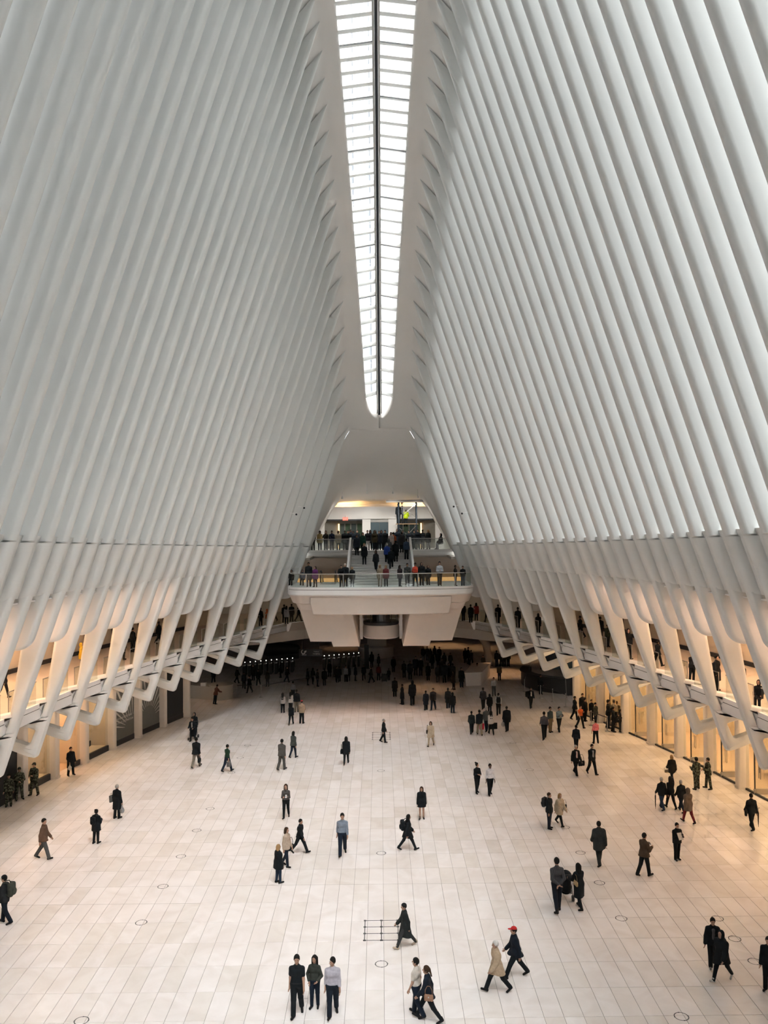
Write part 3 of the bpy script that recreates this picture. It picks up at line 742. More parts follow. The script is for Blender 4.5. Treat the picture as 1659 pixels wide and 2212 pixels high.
def front_panel(s, k, mat, name, z0=0.0, z1=5.3, th=.05, parent=None):
    a, b, xa, xb = bay(s, k)
    return MB().hexa([(s*xa, a, z0), (s*xb, b, z0), (s*(xb+th), b, z0), (s*(xa+th), a, z0), (s*xa, a, z1), (s*xb, b, z1), (s*(xb+th), b, z1), (s*(xa+th), a, z1)]).build(name, mat, parent)
# left side, from the far end towards the camera
ARC = {-1: bpy.data.objects['arcade_left'], 1: bpy.data.objects['arcade_right']}
def text_to_mesh(t):
    bpy.context.view_layer.update()
    me = bpy.data.meshes.new_from_object(t.evaluated_get(bpy.context.evaluated_depsgraph_get()))
    n = bpy.data.objects.new('lettering', me); COL.objects.link(n); n.parent = t.parent; n.matrix_local = t.matrix_local.copy()
    cu = t.data; bpy.data.objects.remove(t); bpy.data.curves.remove(cu); return n
def hoarding(s, k, rays, label, text=None):
    a, b, xa, xb = bay(s, k); h = tag(empty('shop_hoarding', (s*xa, a, 0)), label, 'hoarding')
    ux = Vector((s*(xb - xa), b - a, 0)); W = ux.length; ux.normalize(); nv = Vector((-s * abs(ux.y), s * ux.x * (1 if s < 0 else 1), 0))
    nrm = Vector((ux.y, -ux.x, 0));  nrm = nrm if nrm.x * s < 0 else -nrm
    R = Matrix((ux, -nrm if False else nrm, Vector((0, 0, 1)))).transposed()
    def pt(u, z, off): p = ux * u + nrm * off; return (p.x, p.y, z)
    def plate(name, poly, off, th, mat):
        V = [pt(u, z, off) for u, z in poly] + [pt(u, z, off - th) for u, z in poly]; n = len(poly)
        F = [tuple(range(n)), tuple(range(2*n - 1, n - 1, -1))] + [(i, n + i, n + (i+1) % n, (i+1) % n) for i in range(n)]
        return link_obj(name, mesh(name, V, F), mat, h)
    plate('board', [(0, .35), (W, .35), (W, 5.3), (0, 5.3)], 0.0, .06, M_PANELGREY if rays else M_PANELBLACK)
    plate('base_rail', [(0, 0), (W, 0), (W, .35), (0, .35)], 0.02, .08, M_BLACK)
    if rays:
        cx, cz = rays
        for i in range(15):
            a0 = math.radians(14 + i * 10.8); 
            for q in (0,):
                r0, r1 = 0.9, 5.2; da = math.radians(1.9)
                P = [(cx + r0*math.cos(a0-da*.35), cz + r0*math.sin(a0-da*.35)), (cx + r1*math.cos(a0-da), cz + r1*math.sin(a0-da)), (cx + r1*math.cos(a0+da), cz + r1*math.sin(a0+da)), (cx + r0*math.cos(a0+da*.35), cz + r0*math.sin(a0+da*.35))]
                # clip to the board
                def clip(poly, ax, v, keep_less):
                    o = []
                    for j in range(len(poly)):
                        p, q2 = poly[j-1], poly[j]; ip = (p[ax] <= v) == keep_less; iq = (q2[ax] <= v) == keep_less
                        if ip != iq:
                            t = (v - p[ax]) / (q2[ax] - p[ax]); o.append((p[0]+(q2[0]-p[0])*t, p[1]+(q2[1]-p[1])*t))
                        if iq: o.append(q2)
                    return o
                for ax, v, kl in ((0, 0.02, False), (0, W - .02, True), (1, 5.28, True), (1, 0.4, False)):
                    if P: P = clip(P, ax, v, kl)
                if len(P) >= 3: plate('printed_ray', P, 0.006, .005, M_RAY)
    if text:
        for j, (line, size) in enumerate(text):
            cu = bpy.data.curves.new('lettering', 'FONT'); cu.body = line; cu.size = size; cu.align_x = 'CENTER'; cu.extrude = 0.003
            t = bpy.data.objects.new('lettering', cu); COL.objects.link(t); t.parent = h
            ax = ux if nrm.cross(ux).z * 1 < 0 else ux
            X_ = Vector((0, 0, 1)).cross(nrm).normalized()
            cpos = ux * (W * .5) + nrm * .012
            t.matrix_local = Matrix(((X_.x, 0, nrm.x, cpos.x), (X_.y, 0, nrm.y, cpos.y), (0, 1, 0, 1.62 - j * .27), (0, 0, 0, 1)))
            cu.materials.append(M_RAY); text_to_mesh(t)
    return h
hoarding(-1, 16, None, 'plain black shop hoarding in the far bay of the left arcade')
hoarding(-1, 14, (1.1, .9), 'grey hoarding with upright printed rays, beside the plain black one')
hoarding(-1, 12, (2.2, .75), 'grey hoarding with fanning rays and two lines of lettering', [('THE NEW NEW YORK', .19), ('SHOPPING DESTINATION', .19)])
def shop_window(s, k, label, wide=True, back=None, plinth=True):
    w_ = tag(empty('shop_window', (0, 0, 0)), label, 'shop window'); a, b, xa, xb = bay(s, k)
    front_panel(s, k, M_SHOPGLASS, 'glass_pane', .35, 5.2, .012, w_)
    MB().bar((s*xa, a, .17), (s*xb, b, .17), .12, .34).build('base_rail', M_BLACK, w_)
    if plinth: MB().hexa([(s*(xa+.1), a, 0), (s*(xb+.1), b, 0), (s*(xb+1.6), b, 0), (s*(xa+1.6), a, 0), (s*(xa+.1), a, .34), (s*(xb+.1), b, .34), (s*(xb+1.6), b, .34), (s*(xa+1.6), a, .34)]).build('plinth', M_WARM, w_)
    if back: MB().hexa([(s*(xa+1.6), a, .3), (s*(xb+1.6), b, .3), (s*(xb+1.7), b, .3), (s*(xa+1.7), a, .3), (s*(xa+1.6), a, 5.2), (s*(xb+1.6), b, 5.2), (s*(xb+1.7), b, 5.2), (s*(xa+1.7), a, 5.2)]).build('display_back', back, w_)
    return w_
shop_window(-1, 10, 'lit display window with a draped mannequin beside the rayed hoarding', back=M_WARM)
shop_window(-1, 6, 'lit display window behind the standing soldier, left arcade', back=M_WARM)
hoarding(-1, 4, None, 'dark shop front behind the two soldiers at the left edge')
# open shop doorway in bay 8 of the left arcade
dw_ = tag(empty('shop_doorway', (0, 0, 0)), 'open shop doorway with terracotta interior on the left', 'doorway')
a, b, xa, xb = bay(-1, 8)
front_panel(-1, 8, M_BLACK, 'door_head', 4.9, 5.3, .1, dw_)
mid = (a + b) / 2 + .35; xm = xa + (xb - xa) * .62
MB().hexa([(-xm, mid, .05), (-xb, b, .05), (-(xb+.03), b, .05), (-(xm+.03), mid, .05), (-xm, mid, 4.9), (-xb, b, 4.9), (-(xb+.03), b, 4.9), (-(xm+.03), mid, 4.9)]).build('door_leaf', M_SHOPGLASS, dw_)
MB().bar((-xm, mid, .15), (-xb, b, .15), .08, .3).build('kick_rail', M_BLACK, dw_)
MB().hexa([(-(xa+3), a, 0.01), (-(xb+3), b, 0.01), (-(xb+3.1), b, 0.01), (-(xa+3.1), a, 0.01), (-(xa+3), a, 5.2), (-(xb+3), b, 5.2), (-(xb+3.1), b, 5.2), (-(xa+3.1), a, 5.2)]).build('inner_wall', M_ORANGE, dw_)
# right side: full-height glass shop fronts with floor rails and projecting glass fins
for k in range(2, 17, 2):
    a, b, xa, xb = bay(1, k)
    names = {2: 'nearest at the right edge', 4: 'second from the right edge', 6: 'third from the right edge', 8: 'fourth from the right edge', 10: 'fifth from the right edge', 12: 'sixth from the right edge', 14: 'behind the waiting queue', 16: 'farthest bay before the dark cafe'}
    w_ = tag(empty('glass_shopfront', (0, 0, 0)), 'warm-lit glass shop front in the right arcade, ' + names[k], 'shop front', 'glass shop fronts of the right arcade')
    front_panel(1, k, M_SHOPGLASS, 'glass_pane', .1, 5.2, .012, w_)
    MB().bar((xa, a, .05), (xb, b, .05), .10, .10).build('floor_rail', M_BLACK, w_)
    ym = b - .75; xm = xb + (xa - xb) * .75 / (b - a)
    MB().box(xm - .0, xm + 1.0, ym - .01, ym + .01, .28, 5.2).build('glass_fin', M_SHOPGLASS, w_)
    MB().box(xm - .05, xm + 1.0, ym - .06, ym + .06, .02, .28).build('fin_shoe', M_STEEL, w_)
    MB().box(xm - .025, xm + .025, ym - .03, ym + .03, .28, 5.2).build('mullion', M_BLACK, w_)
    for q in (.33,):
        yq = a + (b - a) * .45; xq = xa + (xb - xa) * .45
        MB().box(xq - .09, xq - .06, yq - .12, yq - .09, .95, 1.65).box(xq - .09, xq - .06, yq + .09, yq + .12, .95, 1.65).build('door_handle', M_STEEL, w_)
# lamps of the arcades and galleries
def area(name, loc, sx, sy, e, col, rot=(0, 0, 0)):
    L = bpy.data.lights.new(name, 'AREA'); L.shape = 'RECTANGLE'; L.size = sx; L.size_y = sy; L.energy = e; L.color = col
    o = bpy.data.objects.new(name, L); COL.objects.link(o); o.location = loc; o.rotation_euler = rot; return o
WARMC = (1.0, 0.66, 0.36)
LGALL, LSHOP, LUNDER = 85.0, 120.0, 26.0
for s in (-1, 1):
    for n in range(-4, 19, 4):
        d = dn(n) + 1.2
        area('shop_lamp', (s*(Xshop(d)+2.6), d, 5.3), 2.5, 1.2, LSHOP * (1.0 if s > 0 else .5), WARMC)
        area('gallery_lamp', (s*(Xf(d)+3.4), d, 11.0), 2.5, .6, LGALL, WARMC)
        area('soffit_lamp', (s*(Xshop(d)-1.6), d, 5.38), 2.5, .3, LUNDER * (1.0 if s > 0 else .4), WARMC)
        area('rib_glow_lamp', (s*(nose(d, 10.8)+1.9), d, 11.0), .25, 4.0, 80.0, (1.0, .62, .45))
for (px, py, e) in ((960, 1395, 160), (930, 1487, 120), (1085, 1455, 200), (1120, 1425, 120), (740, 1400, 40), (440, 1520, 40), (1040, 1400, 80)):
    p = at_z(px, py); z = 4.5 if p.y > 78 else 4.4
    L = bpy.data.lights.new('downlight', 'SPOT'); L.energy = e * .8; L.spot_size = math.radians(75); L.spot_blend = .6; L.color = (1.0, .55, .25); L.shadow_soft_size = .2
    o = bpy.data.objects.new('downlight', L); COL.objects.link(o); o.location = (p.x, p.y, z)

# ------------------------------------------------------------------ outside: tower seen through the skylight, unseen shading block
def facade_mat(name, c0, c1, sx, sz):
    m = bpy.data.materials.new(name); m.use_nodes = True; nt = m.node_tree; b = nt.nodes['Principled BSDF']; b.inputs['Roughness'].default_value = .4
    t = nt.nodes.new('ShaderNodeTexCoord'); mp = nt.nodes.new('ShaderNodeMapping'); br = nt.nodes.new('ShaderNodeTexBrick')
    mp.inputs['Rotation'].default_value = (math.pi / 2, 0, 0)
    nt.links.new(t.outputs['Object'], mp.inputs[0]); nt.links.new(mp.outputs[0], br.inputs[0]); nt.links.new(br.outputs[0], b.inputs['Base Color'])
    br.inputs['Color1'].default_value = (*c0, 1); br.inputs['Color2'].default_value = (*c1, 1); br.inputs['Mortar'].default_value = (.26, .27, .28, 1)
    br.inputs['Scale'].default_value = 1; br.inputs['Brick Width'].default_value = sx; br.inputs['Row Height'].default_value = sz; br.inputs['Mortar Size'].default_value = .12
    br.offset = 0.0
    return m
M_TOWER = facade_mat('pale_glass_tower_facade', (.15, .165, .19), (.20, .21, .225), 1.5, 3.6)
M_TOWERFRAME = principled('pale_tower_frame', (.28, .29, .30), .5)
tw = tag(empty('office_tower', (-17, 150, 0)), 'pale glass office tower seen through the left skylight panes', 'building')
MB().box(-17, 16.2, 0, 34, 0, 128).build('facade', M_TOWER, tw)
for i in range(12): MB().box(-17 + i*3 - .25, -17 + i*3 + .25, -.5, 0, 0, 128).build('pier', M_TOWERFRAME, tw)
nb_ = tag(empty('unseen_shade_block', (-52, 20, 0)), 'unseen grey block added to shade the left wall glass', 'building')  # out of view, added to darken the left ribs
MB().box(-14, 14, -70, 75, 0, 120).build('facade', principled('grey_shade_block', (.10, .105, .11), .5, noise=.2, scale=.3), nb_)
MB().box(-14.4, 14.4, -70.4, 75.4, 120, 121.5).build('parapet', M_TOWERFRAME, nb_)

# fill lamps added under the hood to brighten the end wall and deck
for x in (-3.2, -1.1, 1.1, 3.2):
    fx = tag(empty('deck_fill_lamp', (x, 70.6, 16.2 if abs(x) > 2 else 16.6)), 'small white fill lamp added under the vault hood, %s' % {-3.2: 'far left', -1.1: 'left of centre', 1.1: 'right of centre', 3.2: 'far right'}[x], 'lamp', 'fill lamps added under the hood')
    MB().lathe([(0, 0), (.07, 0), (.07, .16), (.02, .2), (.02, .9)], 12).build('lamp_body', M_FASCIA, fx)
    L = bpy.data.lights.new('deck_fill_spot', 'SPOT'); L.energy = 165; L.spot_size = math.radians(110); L.spot_blend = .8; L.shadow_soft_size = .3; L.color = (1, .95, .88)
    o = bpy.data.objects.new('deck_fill_spot', L); COL.objects.link(o); o.parent = fx; o.location = (0, 0, -.08); o.rotation_euler = (math.radians(38), 0, 0)

# warm downlights added under the hanging platform to tint the floor below
for x, y in ((-4.4, 62.2), (-1.0, 60.4), (1.0, 60.4), (4.4, 62.2)):
    fx = tag(empty('added_platform_downlight', (x, y, 7.5 if abs(x) < 2 else 5.35)), 'added warm downlight under the platform, %s' % {-4.4: 'far left', -1.0: 'left of centre', 1.0: 'right of centre', 4.4: 'far right'}[x], 'lamp', 'added downlights under the platform')
    MB().lathe([(.16, .03), (.16, -.02), (.12, -.02), (.12, .03)], 16).build('trim_ring', M_STEEL, fx)
    L = bpy.data.lights.new('downlight', 'SPOT'); L.energy = 85; L.spot_size = math.radians(125); L.spot_blend = .9; L.color = (1.0, .55, .30); L.shadow_soft_size = .25
    o = bpy.data.objects.new('downlight', L); COL.objects.link(o); o.parent = fx; o.location = (0, 0, -.06); o.rotation_euler = (math.radians(-12), 0, 0)
# ------------------------------------------------------------------ people: one continuous body each, clothes and hair as parts
class Field:
    """union of rounded cones and ellipsoids, turned into a smooth mesh by surface nets"""
    def __init__(s): s.P = []; s.cuts = []; s.lo = np.full(3, 9.0); s.hi = np.full(3, -9.0)
    def cone(s, a, b, ra, rb, sy=1.0, k=0.03):
        a = np.array(a, float); b = np.array(b, float); r = max(ra, rb) / min(1, sy)
        s.P.append(('c', a, b, ra, rb, sy, k)); s._box(np.minimum(a, b) - r, np.maximum(a, b) + r); return s
    def ell(s, c, r, k=0.03):
        c = np.array(c, float); r = np.array(r, float); s.P.append(('e', c, r, k)); s._box(c - r, c + r); return s
    def _box(s, lo, hi): s.lo = np.minimum(s.lo, lo); s.hi = np.maximum(s.hi, hi)
    def mesh(s, vox):
        lo = s.lo - 2.5 * vox; n = np.ceil((s.hi + 2.5 * vox - lo) / vox).astype(int) + 1
        ax = [lo[i] + vox * np.arange(n[i]) for i in range(3)]
        Fd = np.full(tuple(n), 0.5, np.float32)
        for p in s.P:
            k = p[-1]; m = k + 3 * vox
            if p[0] == 'c':
                r = max(p[3], p[4]); l = np.minimum(p[1], p[2]) - r - m; h = np.maximum(p[1], p[2]) + r + m
                if p[5] < 1: l[1] -= r / p[5] - r; h[1] += r / p[5] - r
            else: l = p[1] - p[2] - m; h = p[1] + p[2] + m
            i0 = np.maximum(0, np.floor((l - lo) / vox).astype(int)); i1 = np.minimum(n, np.ceil((h - lo) / vox).astype(int) + 1)
            if (i1 <= i0).any(): continue
            sl = tuple(slice(i0[i], i1[i]) for i in range(3))
            X = ax[0][sl[0]][:, None, None]; Y = ax[1][sl[1]][None, :, None]; Z = ax[2][sl[2]][None, None, :]
            if p[0] == 'c':
                a, b, ra, rb, sy = p[1:6]; ay, by = a[1] * sy, b[1] * sy
                dx, dy, dz = b[0]-a[0], by-ay, b[2]-a[2]; L = dx*dx + dy*dy + dz*dz + 1e-9
                px, py, pz = X - a[0], Y * sy - ay, Z - a[2]
                t = np.clip((px*dx + py*dy + pz*dz) / L, 0, 1)
                D = np.sqrt((px - t*dx)**2 + (py - t*dy)**2 + (pz - t*dz)**2) - (ra + (rb - ra) * t)
            else:
                c, r = p[1], p[2]
                q = np.sqrt(((X-c[0])/r[0])**2 + ((Y-c[1])/r[1])**2 + ((Z-c[2])/r[2])**2)
                q2 = np.sqrt(((X-c[0])/r[0]**2)**2 + ((Y-c[1])/r[1]**2)**2 + ((Z-c[2])/r[2]**2)**2) + 1e-6
                D = q * (q - 1) / q2
            cur = Fd[sl]; D = D.astype(np.float32)
            if k > 0:
                hh = np.clip(0.5 + 0.5 * (cur - D) / k, 0, 1); Fd[sl] = cur * (1 - hh) + D * hh - k * hh * (1 - hh)
            else: Fd[sl] = np.minimum(cur, D)
        X = ax[0][:, None, None]; Y = ax[1][None, :, None]; Z = ax[2][None, None, :]
        for nx, ny, nz, d in s.cuts: Fd = np.maximum(Fd, (X*nx + Y*ny + Z*nz - d).astype(np.float32))
        S = Fd < 0
        c8 = [(i, j, k) for i in (0, 1) for j in (0, 1) for k in (0, 1)]
        sh = tuple(x - 1 for x in S.shape)
        cnt = np.zeros(sh, np.int8)
        for i, j, k in c8: cnt += S[i:i+sh[0], j:j+sh[1], k:k+sh[2]]
        act = (cnt > 0) & (cnt < 8); idx = np.argwhere(act)
        if len(idx) == 0: return [], []
        vals = np.stack([Fd[idx[:, 0]+i, idx[:, 1]+j, idx[:, 2]+k] for i, j, k in c8], 1)
        C = np.array(c8, float); pos = np.zeros((len(idx), 3)); num = np.zeros(len(idx))
        for a in range(8):
            for b in range(a + 1, 8):
                if np.abs(C[a] - C[b]).sum() != 1: continue
                m = (vals[:, a] < 0) != (vals[:, b] < 0); t = vals[m, a] / (vals[m, a] - vals[m, b])
                pos[m] += C[a] + (C[b] - C[a]) * t[:, None]; num[m] += 1
        V = (idx + pos / num[:, None]) * vox + lo
        vid = np.full(sh, -1, np.int64); vid[act] = np.arange(len(idx)); F = []
        for axi in range(3):
            o = [0, 0, 0]; o[axi] = 1
            A = S[:S.shape[0]-o[0], :S.shape[1]-o[1], :S.shape[2]-o[2]]; B = S[o[0]:, o[1]:, o[2]:]
            e = np.argwhere(A != B); u, v = [(1, 2), (2, 0), (0, 1)][axi]
            ok = (e[:, u] > 0) & (e[:, v] > 0) & (e[:, u] < sh[u]) & (e[:, v] < sh[v]); e = e[ok]
            du = np.zeros(3, int); du[u] = 1; dv = np.zeros(3, int); dv[v] = 1
            q = np.stack([vid[tuple((e - du - dv).T)], vid[tuple((e - dv).T)], vid[tuple(e.T)], vid[tuple((e - du).T)]], 1)
            inside = A[tuple(e.T)]; q[~inside] = q[~inside][:, ::-1]
            q = q[(q >= 0).all(1)]; F.append(q)
        return V, np.concatenate(F)
def field_mesh(f, name, vox):
    V, F = f.mesh(vox)
    if len(V) == 0: return None
    me = bpy.data.meshes.new(name); me.from_pydata(V.tolist(), [], F.tolist()); me.update()
    me.polygons.foreach_set('use_smooth', [True] * len(me.polygons)); return me

def rot2(v, ang, ax):
    c, s_ = math.cos(ang), math.sin(ang); x, y, z = v
    if ax == 'x': return np.array((x, c*y - s_*z, s_*y + c*z))
    if ax == 'z': return np.array((c*x - s_*y, s_*x + c*y, z))
    return np.array((c*x + s_*z, y, -s_*x + c*z))
POSES = {  # leg pitch L,R; knee L,R; arm pitch L,R; abduct; elbow L,R; forearm in L,R; lean
    'stand': ((3, -3), (2, 3), (3, -3), 7, (12, 12), (.1, .1), 0),
    'walk':  ((20, -17), (4, 16), (-15, 16), 6, (14, 22), (.1, .1), 2),
    'walk2': ((-17, 20), (16, 4), (16, -15), 6, (22, 14), (.1, .1), 2),
    'stride': ((28, -24), (6, 14), (-20, 18), 7, (18, 26), (.1, .1), 4),
    'stride2': ((-24, 28), (14, 6), (18, -20), 7, (26, 18), (.1, .1), 4),
    'step':  ((10, -10), (3, 20), (-8, 8), 6, (14, 16), (.1, .1), 1),
    'phone': ((2, -4), (2, 4), (12, 14), 8, (98, 102), (.55, .55), 1),
    'walkphone': ((14, -13), (4, 14), (14, 14), 8, (95, 98), (.5, .5), 2),
    'folded': ((9, -9), (4, 12), (10, 10), 10, (88, 92), (1.3, 1.3), 0),
    'behind': ((9, -12), (3, 14), (-26, -28), 8, (22, 24), (1.2, 1.2), 1),
    'point': ((9, -8), (4, 8), (-5, 62), 12, (20, 18), (.1, -.1), 6),
    'push':  ((12, -14), (4, 14), (28, 30), 5, (48, 48), (.1, .1), 3),
    'wide':  ((0, 0), (2, 2), (2, 2), 10, (40, 14), (.4, .1), 0),
    'hip':   ((3, -3), (2, 2), (-6, 10), 22, (50, 60), (1.0, .9), 0),
    'lean':  ((-6, -10), (2, 2), (34, 36), 12, (40, 42), (.5, .5), 16),
    'raise': ((3, -3), (2, 3), (52, 55), 14, (98, 96), (.6, .6), -2),
    'carry': ((12, -12), (4, 14), (0, 6), 10, (10, 70), (.1, .5), 1),
    'sit':   ((82, 78), (80, 78), (18, 20), 8, (50, 50), (.4, .4), 4),
    'rifle': ((5, -5), (2, 2), (10, 14), 12, (75, 85), (.8, .6), 0),
}
def skeleton(pose, build=1.0, spread=0.0, turn=0.0, fem=False):
    lp, kn, ap, ab, el, fi, lean = POSES[pose]; J = {}
    sw = (.146 if fem else .166) * (0.9 + 0.1 * build); hw = .088
    hip0 = .94; low = 9
    for i, sd in enumerate((-1, 1)):
        a = math.radians(lp[i]); b = math.radians(kn[i]); h = np.array((sd * hw, 0, hip0))
        sp = spread + (0.10 if pose in ('wide', 'rifle') else 0.012); dx = sd * sp
        d = np.array((dx, -math.sin(a), -math.cos(a))); d /= np.linalg.norm(d); k = h + d * .43
        a2 = a - b; d2 = np.array((dx, -math.sin(a2), -math.cos(a2))); d2 /= np.linalg.norm(d2); n = k + d2 * .41
        fp = max(-.9, min(.25, a2 * 0.9)) if pose != 'sit' else 0
        if a2 > 0: fp = a2 * .7
        toe = n + np.array((sd * .03, -math.cos(fp) * .155, math.sin(fp) * .155 - .035)); heel = n + np.array((0, .045 * math.cos(fp), -.045 * math.sin(fp) - .04))
        J['hip%d' % i], J['knee%d' % i], J['ank%d' % i], J['toe%d' % i], J['heel%d' % i] = h, k, n, toe, heel
        low = min(low, toe[2] - .035, heel[2] - .042)
    if pose == 'sit': low = min(low, low)
    for k_ in J: J[k_] = J[k_] - np.array((0, 0, low))
    z0 = -low; pel = np.array((0, 0, .97 + z0)); ln = math.radians(lean)
    def up(v): return pel + rot2(np.array(v), ln, 'x')
    J['pel'] = pel; J['waist'] = up((0, 0, .13)); J['chest'] = up((0, 0, .33)); J['neck'] = up((0, .008, .52)); J['headc'] = up((0, -.008, .675)); J['up'] = up; J['z0'] = z0
    for i, sd in enumerate((-1, 1)):
        s = up((sd * sw, .005, .412)); a = math.radians(ap[i]) + 0; w = math.radians(ab)
        d = np.array((sd * math.sin(w), -math.sin(a) * math.cos(w), -math.cos(a) * math.cos(w))); e = s + d * .285
        a2 = a + math.radians(el[i]); f = np.array((sd * math.sin(w) - sd * fi[i] * math.sin(math.radians(el[i])), -math.sin(a2), -math.cos(a2))); 
        if pose == 'behind': f = np.array((-sd * .75, .25, -.62))
        f /= np.linalg.norm(f); wv = e + f * .245
        J['sho%d' % i], J['elb%d' % i], J['wri%d' % i], J['fd%d' % i] = s, e, wv, f
    J['turn'] = math.radians(turn); return J
def hd(J, v):  # a point in head space (origin head centre) to body space
    return J['headc'] + rot2(np.array(v, float) * 1.08, J['turn'], 'z')
def f_body(J, b, fem, legs=True):
    f = Field(); up = J['up']
    f.ell(hd(J, (0, .008, .018)), (.079, .097, .108), .02); f.ell(hd(J, (0, -.022, -.052)), (.056, .065, .071), .03)
    f.cone(hd(J, (0, -.086, .012)), hd(J, (0, -.103, -.018)), .010, .015, k=.012)
    for sd in (-1, 1): f.ell(hd(J, (sd*.074, .012, -.004)), (.013, .024, .032), .008)
    f.cone(J['neck'] - np.array((0, 0, .04)), J['headc'] + np.array((0, .012, -.06)), .055, .050)
    cw = .115 if fem else .128
    f.cone(up((-.07, 0, .33)), up((.07, 0, .33)), cw * b, cw * b, 1.25, .05); f.cone(up((-.05, 0, .15)), up((.05, 0, .15)), .105 * b, .105 * b, 1.2, .05)
    f.cone(up((-.06, 0, .02)), up((.06, 0, .02)), .118 * b, .118 * b, 1.12, .05)
    
    for i in (0, 1): f.cone(up((0, .01, .475)), J['sho%d' % i], .052, .046, 1.0, .04)
    for i in (0, 1):
        f.cone(J['hip%d' % i], J['knee%d' % i], .088 * b, .056, k=.03); f.cone(J['knee%d' % i], J['ank%d' % i], .056, .038, k=.02); f.ell(J['knee%d' % i]*.62 + J['ank%d' % i]*.38 + np.array((0, .012, 0)), (.040, .044, .09), .012)
        f.cone(J['heel%d' % i], J['toe%d' % i], .034, .028, k=.02); f.cone(J['ank%d' % i], J['heel%d' % i], .036, .034, k=.02)
        f.cone(J['sho%d' % i], J['elb%d' % i], .050 * b, .041, k=.03); f.cone(J['elb%d' % i], J['wri%d' % i], .041, .028, k=.02)
        f.cone(J['wri%d' % i], J['wri%d' % i] + J['fd%d' % i] * .06, .027, .030, k=.015)
    return f
def f_top(J, b, fem, kind):
    f = Field(); up = J['up']; g = {'tee': .013, 'shirt': .014, 'jacket': .030, 'coat': .038, 'parka': .048, 'vest': .05}[kind]
    cw = (.115 if fem else .128)
    f.cone(up((-.07, 0, .33)), up((.07, 0, .33)), cw*b + g, cw*b + g, 1.22, .05); f.cone(up((-.05, 0, .15)), up((.05, 0, .15)), .105*b + g, .105*b + g, 1.15, .05)
    
    for i in (0, 1): f.cone(up((0, .01, .475)), J['sho%d' % i], .054 + g * .7, .048 + g * .8, 1.0, .04)
    f.cone(up((0, .01, .47)), up((0, .012, .535)), .075 + g*.5, .056 + g*.35, k=.03)
    hem = {'tee': .0, 'shirt': -.0, 'jacket': -.13, 'coat': -.46, 'parka': -.28, 'vest': .0}[kind]
    f.cone(up((-.06, 0, .03)), up((.06, 0, .03)), .118*b + g, .118*b + g, 1.1, .05)
    if hem < -.05:
        mid = (J['knee0'] + J['knee1']) / 2 * .35 + np.array((0, 0, J['pel'][2])) * .65; zb = J['pel'][2] + hem
        spread_ = abs(J['knee0'][1] - J['knee1'][1]) * .25
        yb = mid[1] * .5
        f.cone((-.06, 0, J['pel'][2]), (-.065, yb - spread_, zb - .05), .12*b + g, .135*b + g*1.1, 1.0, .06); f.cone((.06, 0, J['pel'][2]), (.065, yb + spread_, zb - .05), .12*b + g, .135*b + g*1.1, 1.0, .06)
    f.cuts.append((0, 0, -1, -(J['pel'][2] + hem - (.02 if kind in ('tee', 'shirt', 'vest') else 0))))
    for i in (0, 1):
        a, e, w = J['sho%d' % i], J['elb%d' % i], J['wri%d' % i]
        if kind == 'vest': continue
        if kind == 'tee': f.cone(a, a + (e - a) * .62, .052*b + g, .048 + g, k=.03)
        else: f.cone(a, e, .050*b + g, .042 + g, k=.03); f.cone(e, e + (w - e) * .94, .042 + g, .032 + g, k=.02)
    return f
def f_bottom(J, b, slim=False, waist=.06):
    f = Field(); g = .015 if slim else .020
    f.cone((-.06, 0, J['pel'][2] - .02), (.06, 0, J['pel'][2] - .02), .118*b + g, .118*b + g, 1.1, .05); f.cone(J['pel'] + np.array((-.05, 0, .08)), J['pel'] + np.array((.05, 0, .08)), .108*b + g, .108*b + g, 1.12, .04)
    for i in (0, 1):
        h, k, a = J['hip%d' % i], J['knee%d' % i], J['ank%d' % i]
        f.cone(h, k, .090*b + g, .060 + g, k=.03); f.cone(k, k + (a - k) * 1.0, .058 + g, (.040 if slim else .052) + g, k=.02)
    f.cuts.append((0, 0, 1, J['pel'][2] + waist)); return f
def f_shoe(J, i, boot=False):
    f = Field(); f.cone(J['heel%d' % i], J['toe%d' % i], .040, .036, k=.02); f.cone(J['ank%d' % i] + np.array((0, 0, .05 if not boot else .14)), J['heel%d' % i], .046, .040, k=.02)
    f.cone(J['heel%d' % i] - np.array((0, 0, .02)), J['toe%d' % i] - np.array((0, 0, .014)), .028, .026, k=.01)
    return f
def f_hair(J, style):
    f = Field()
    f.ell(hd(J, (0, .012, .026)), (.090, .107, .115), .01)
    t = J['turn']
    n = rot2(np.array((0, -1.25, -1.0)), t, 'z'); c = J['headc'] + rot2(np.array((0, -.052, .030)), t, 'z')
    f.cuts.append((n[0], n[1], n[2], float(n @ c)))
    return f
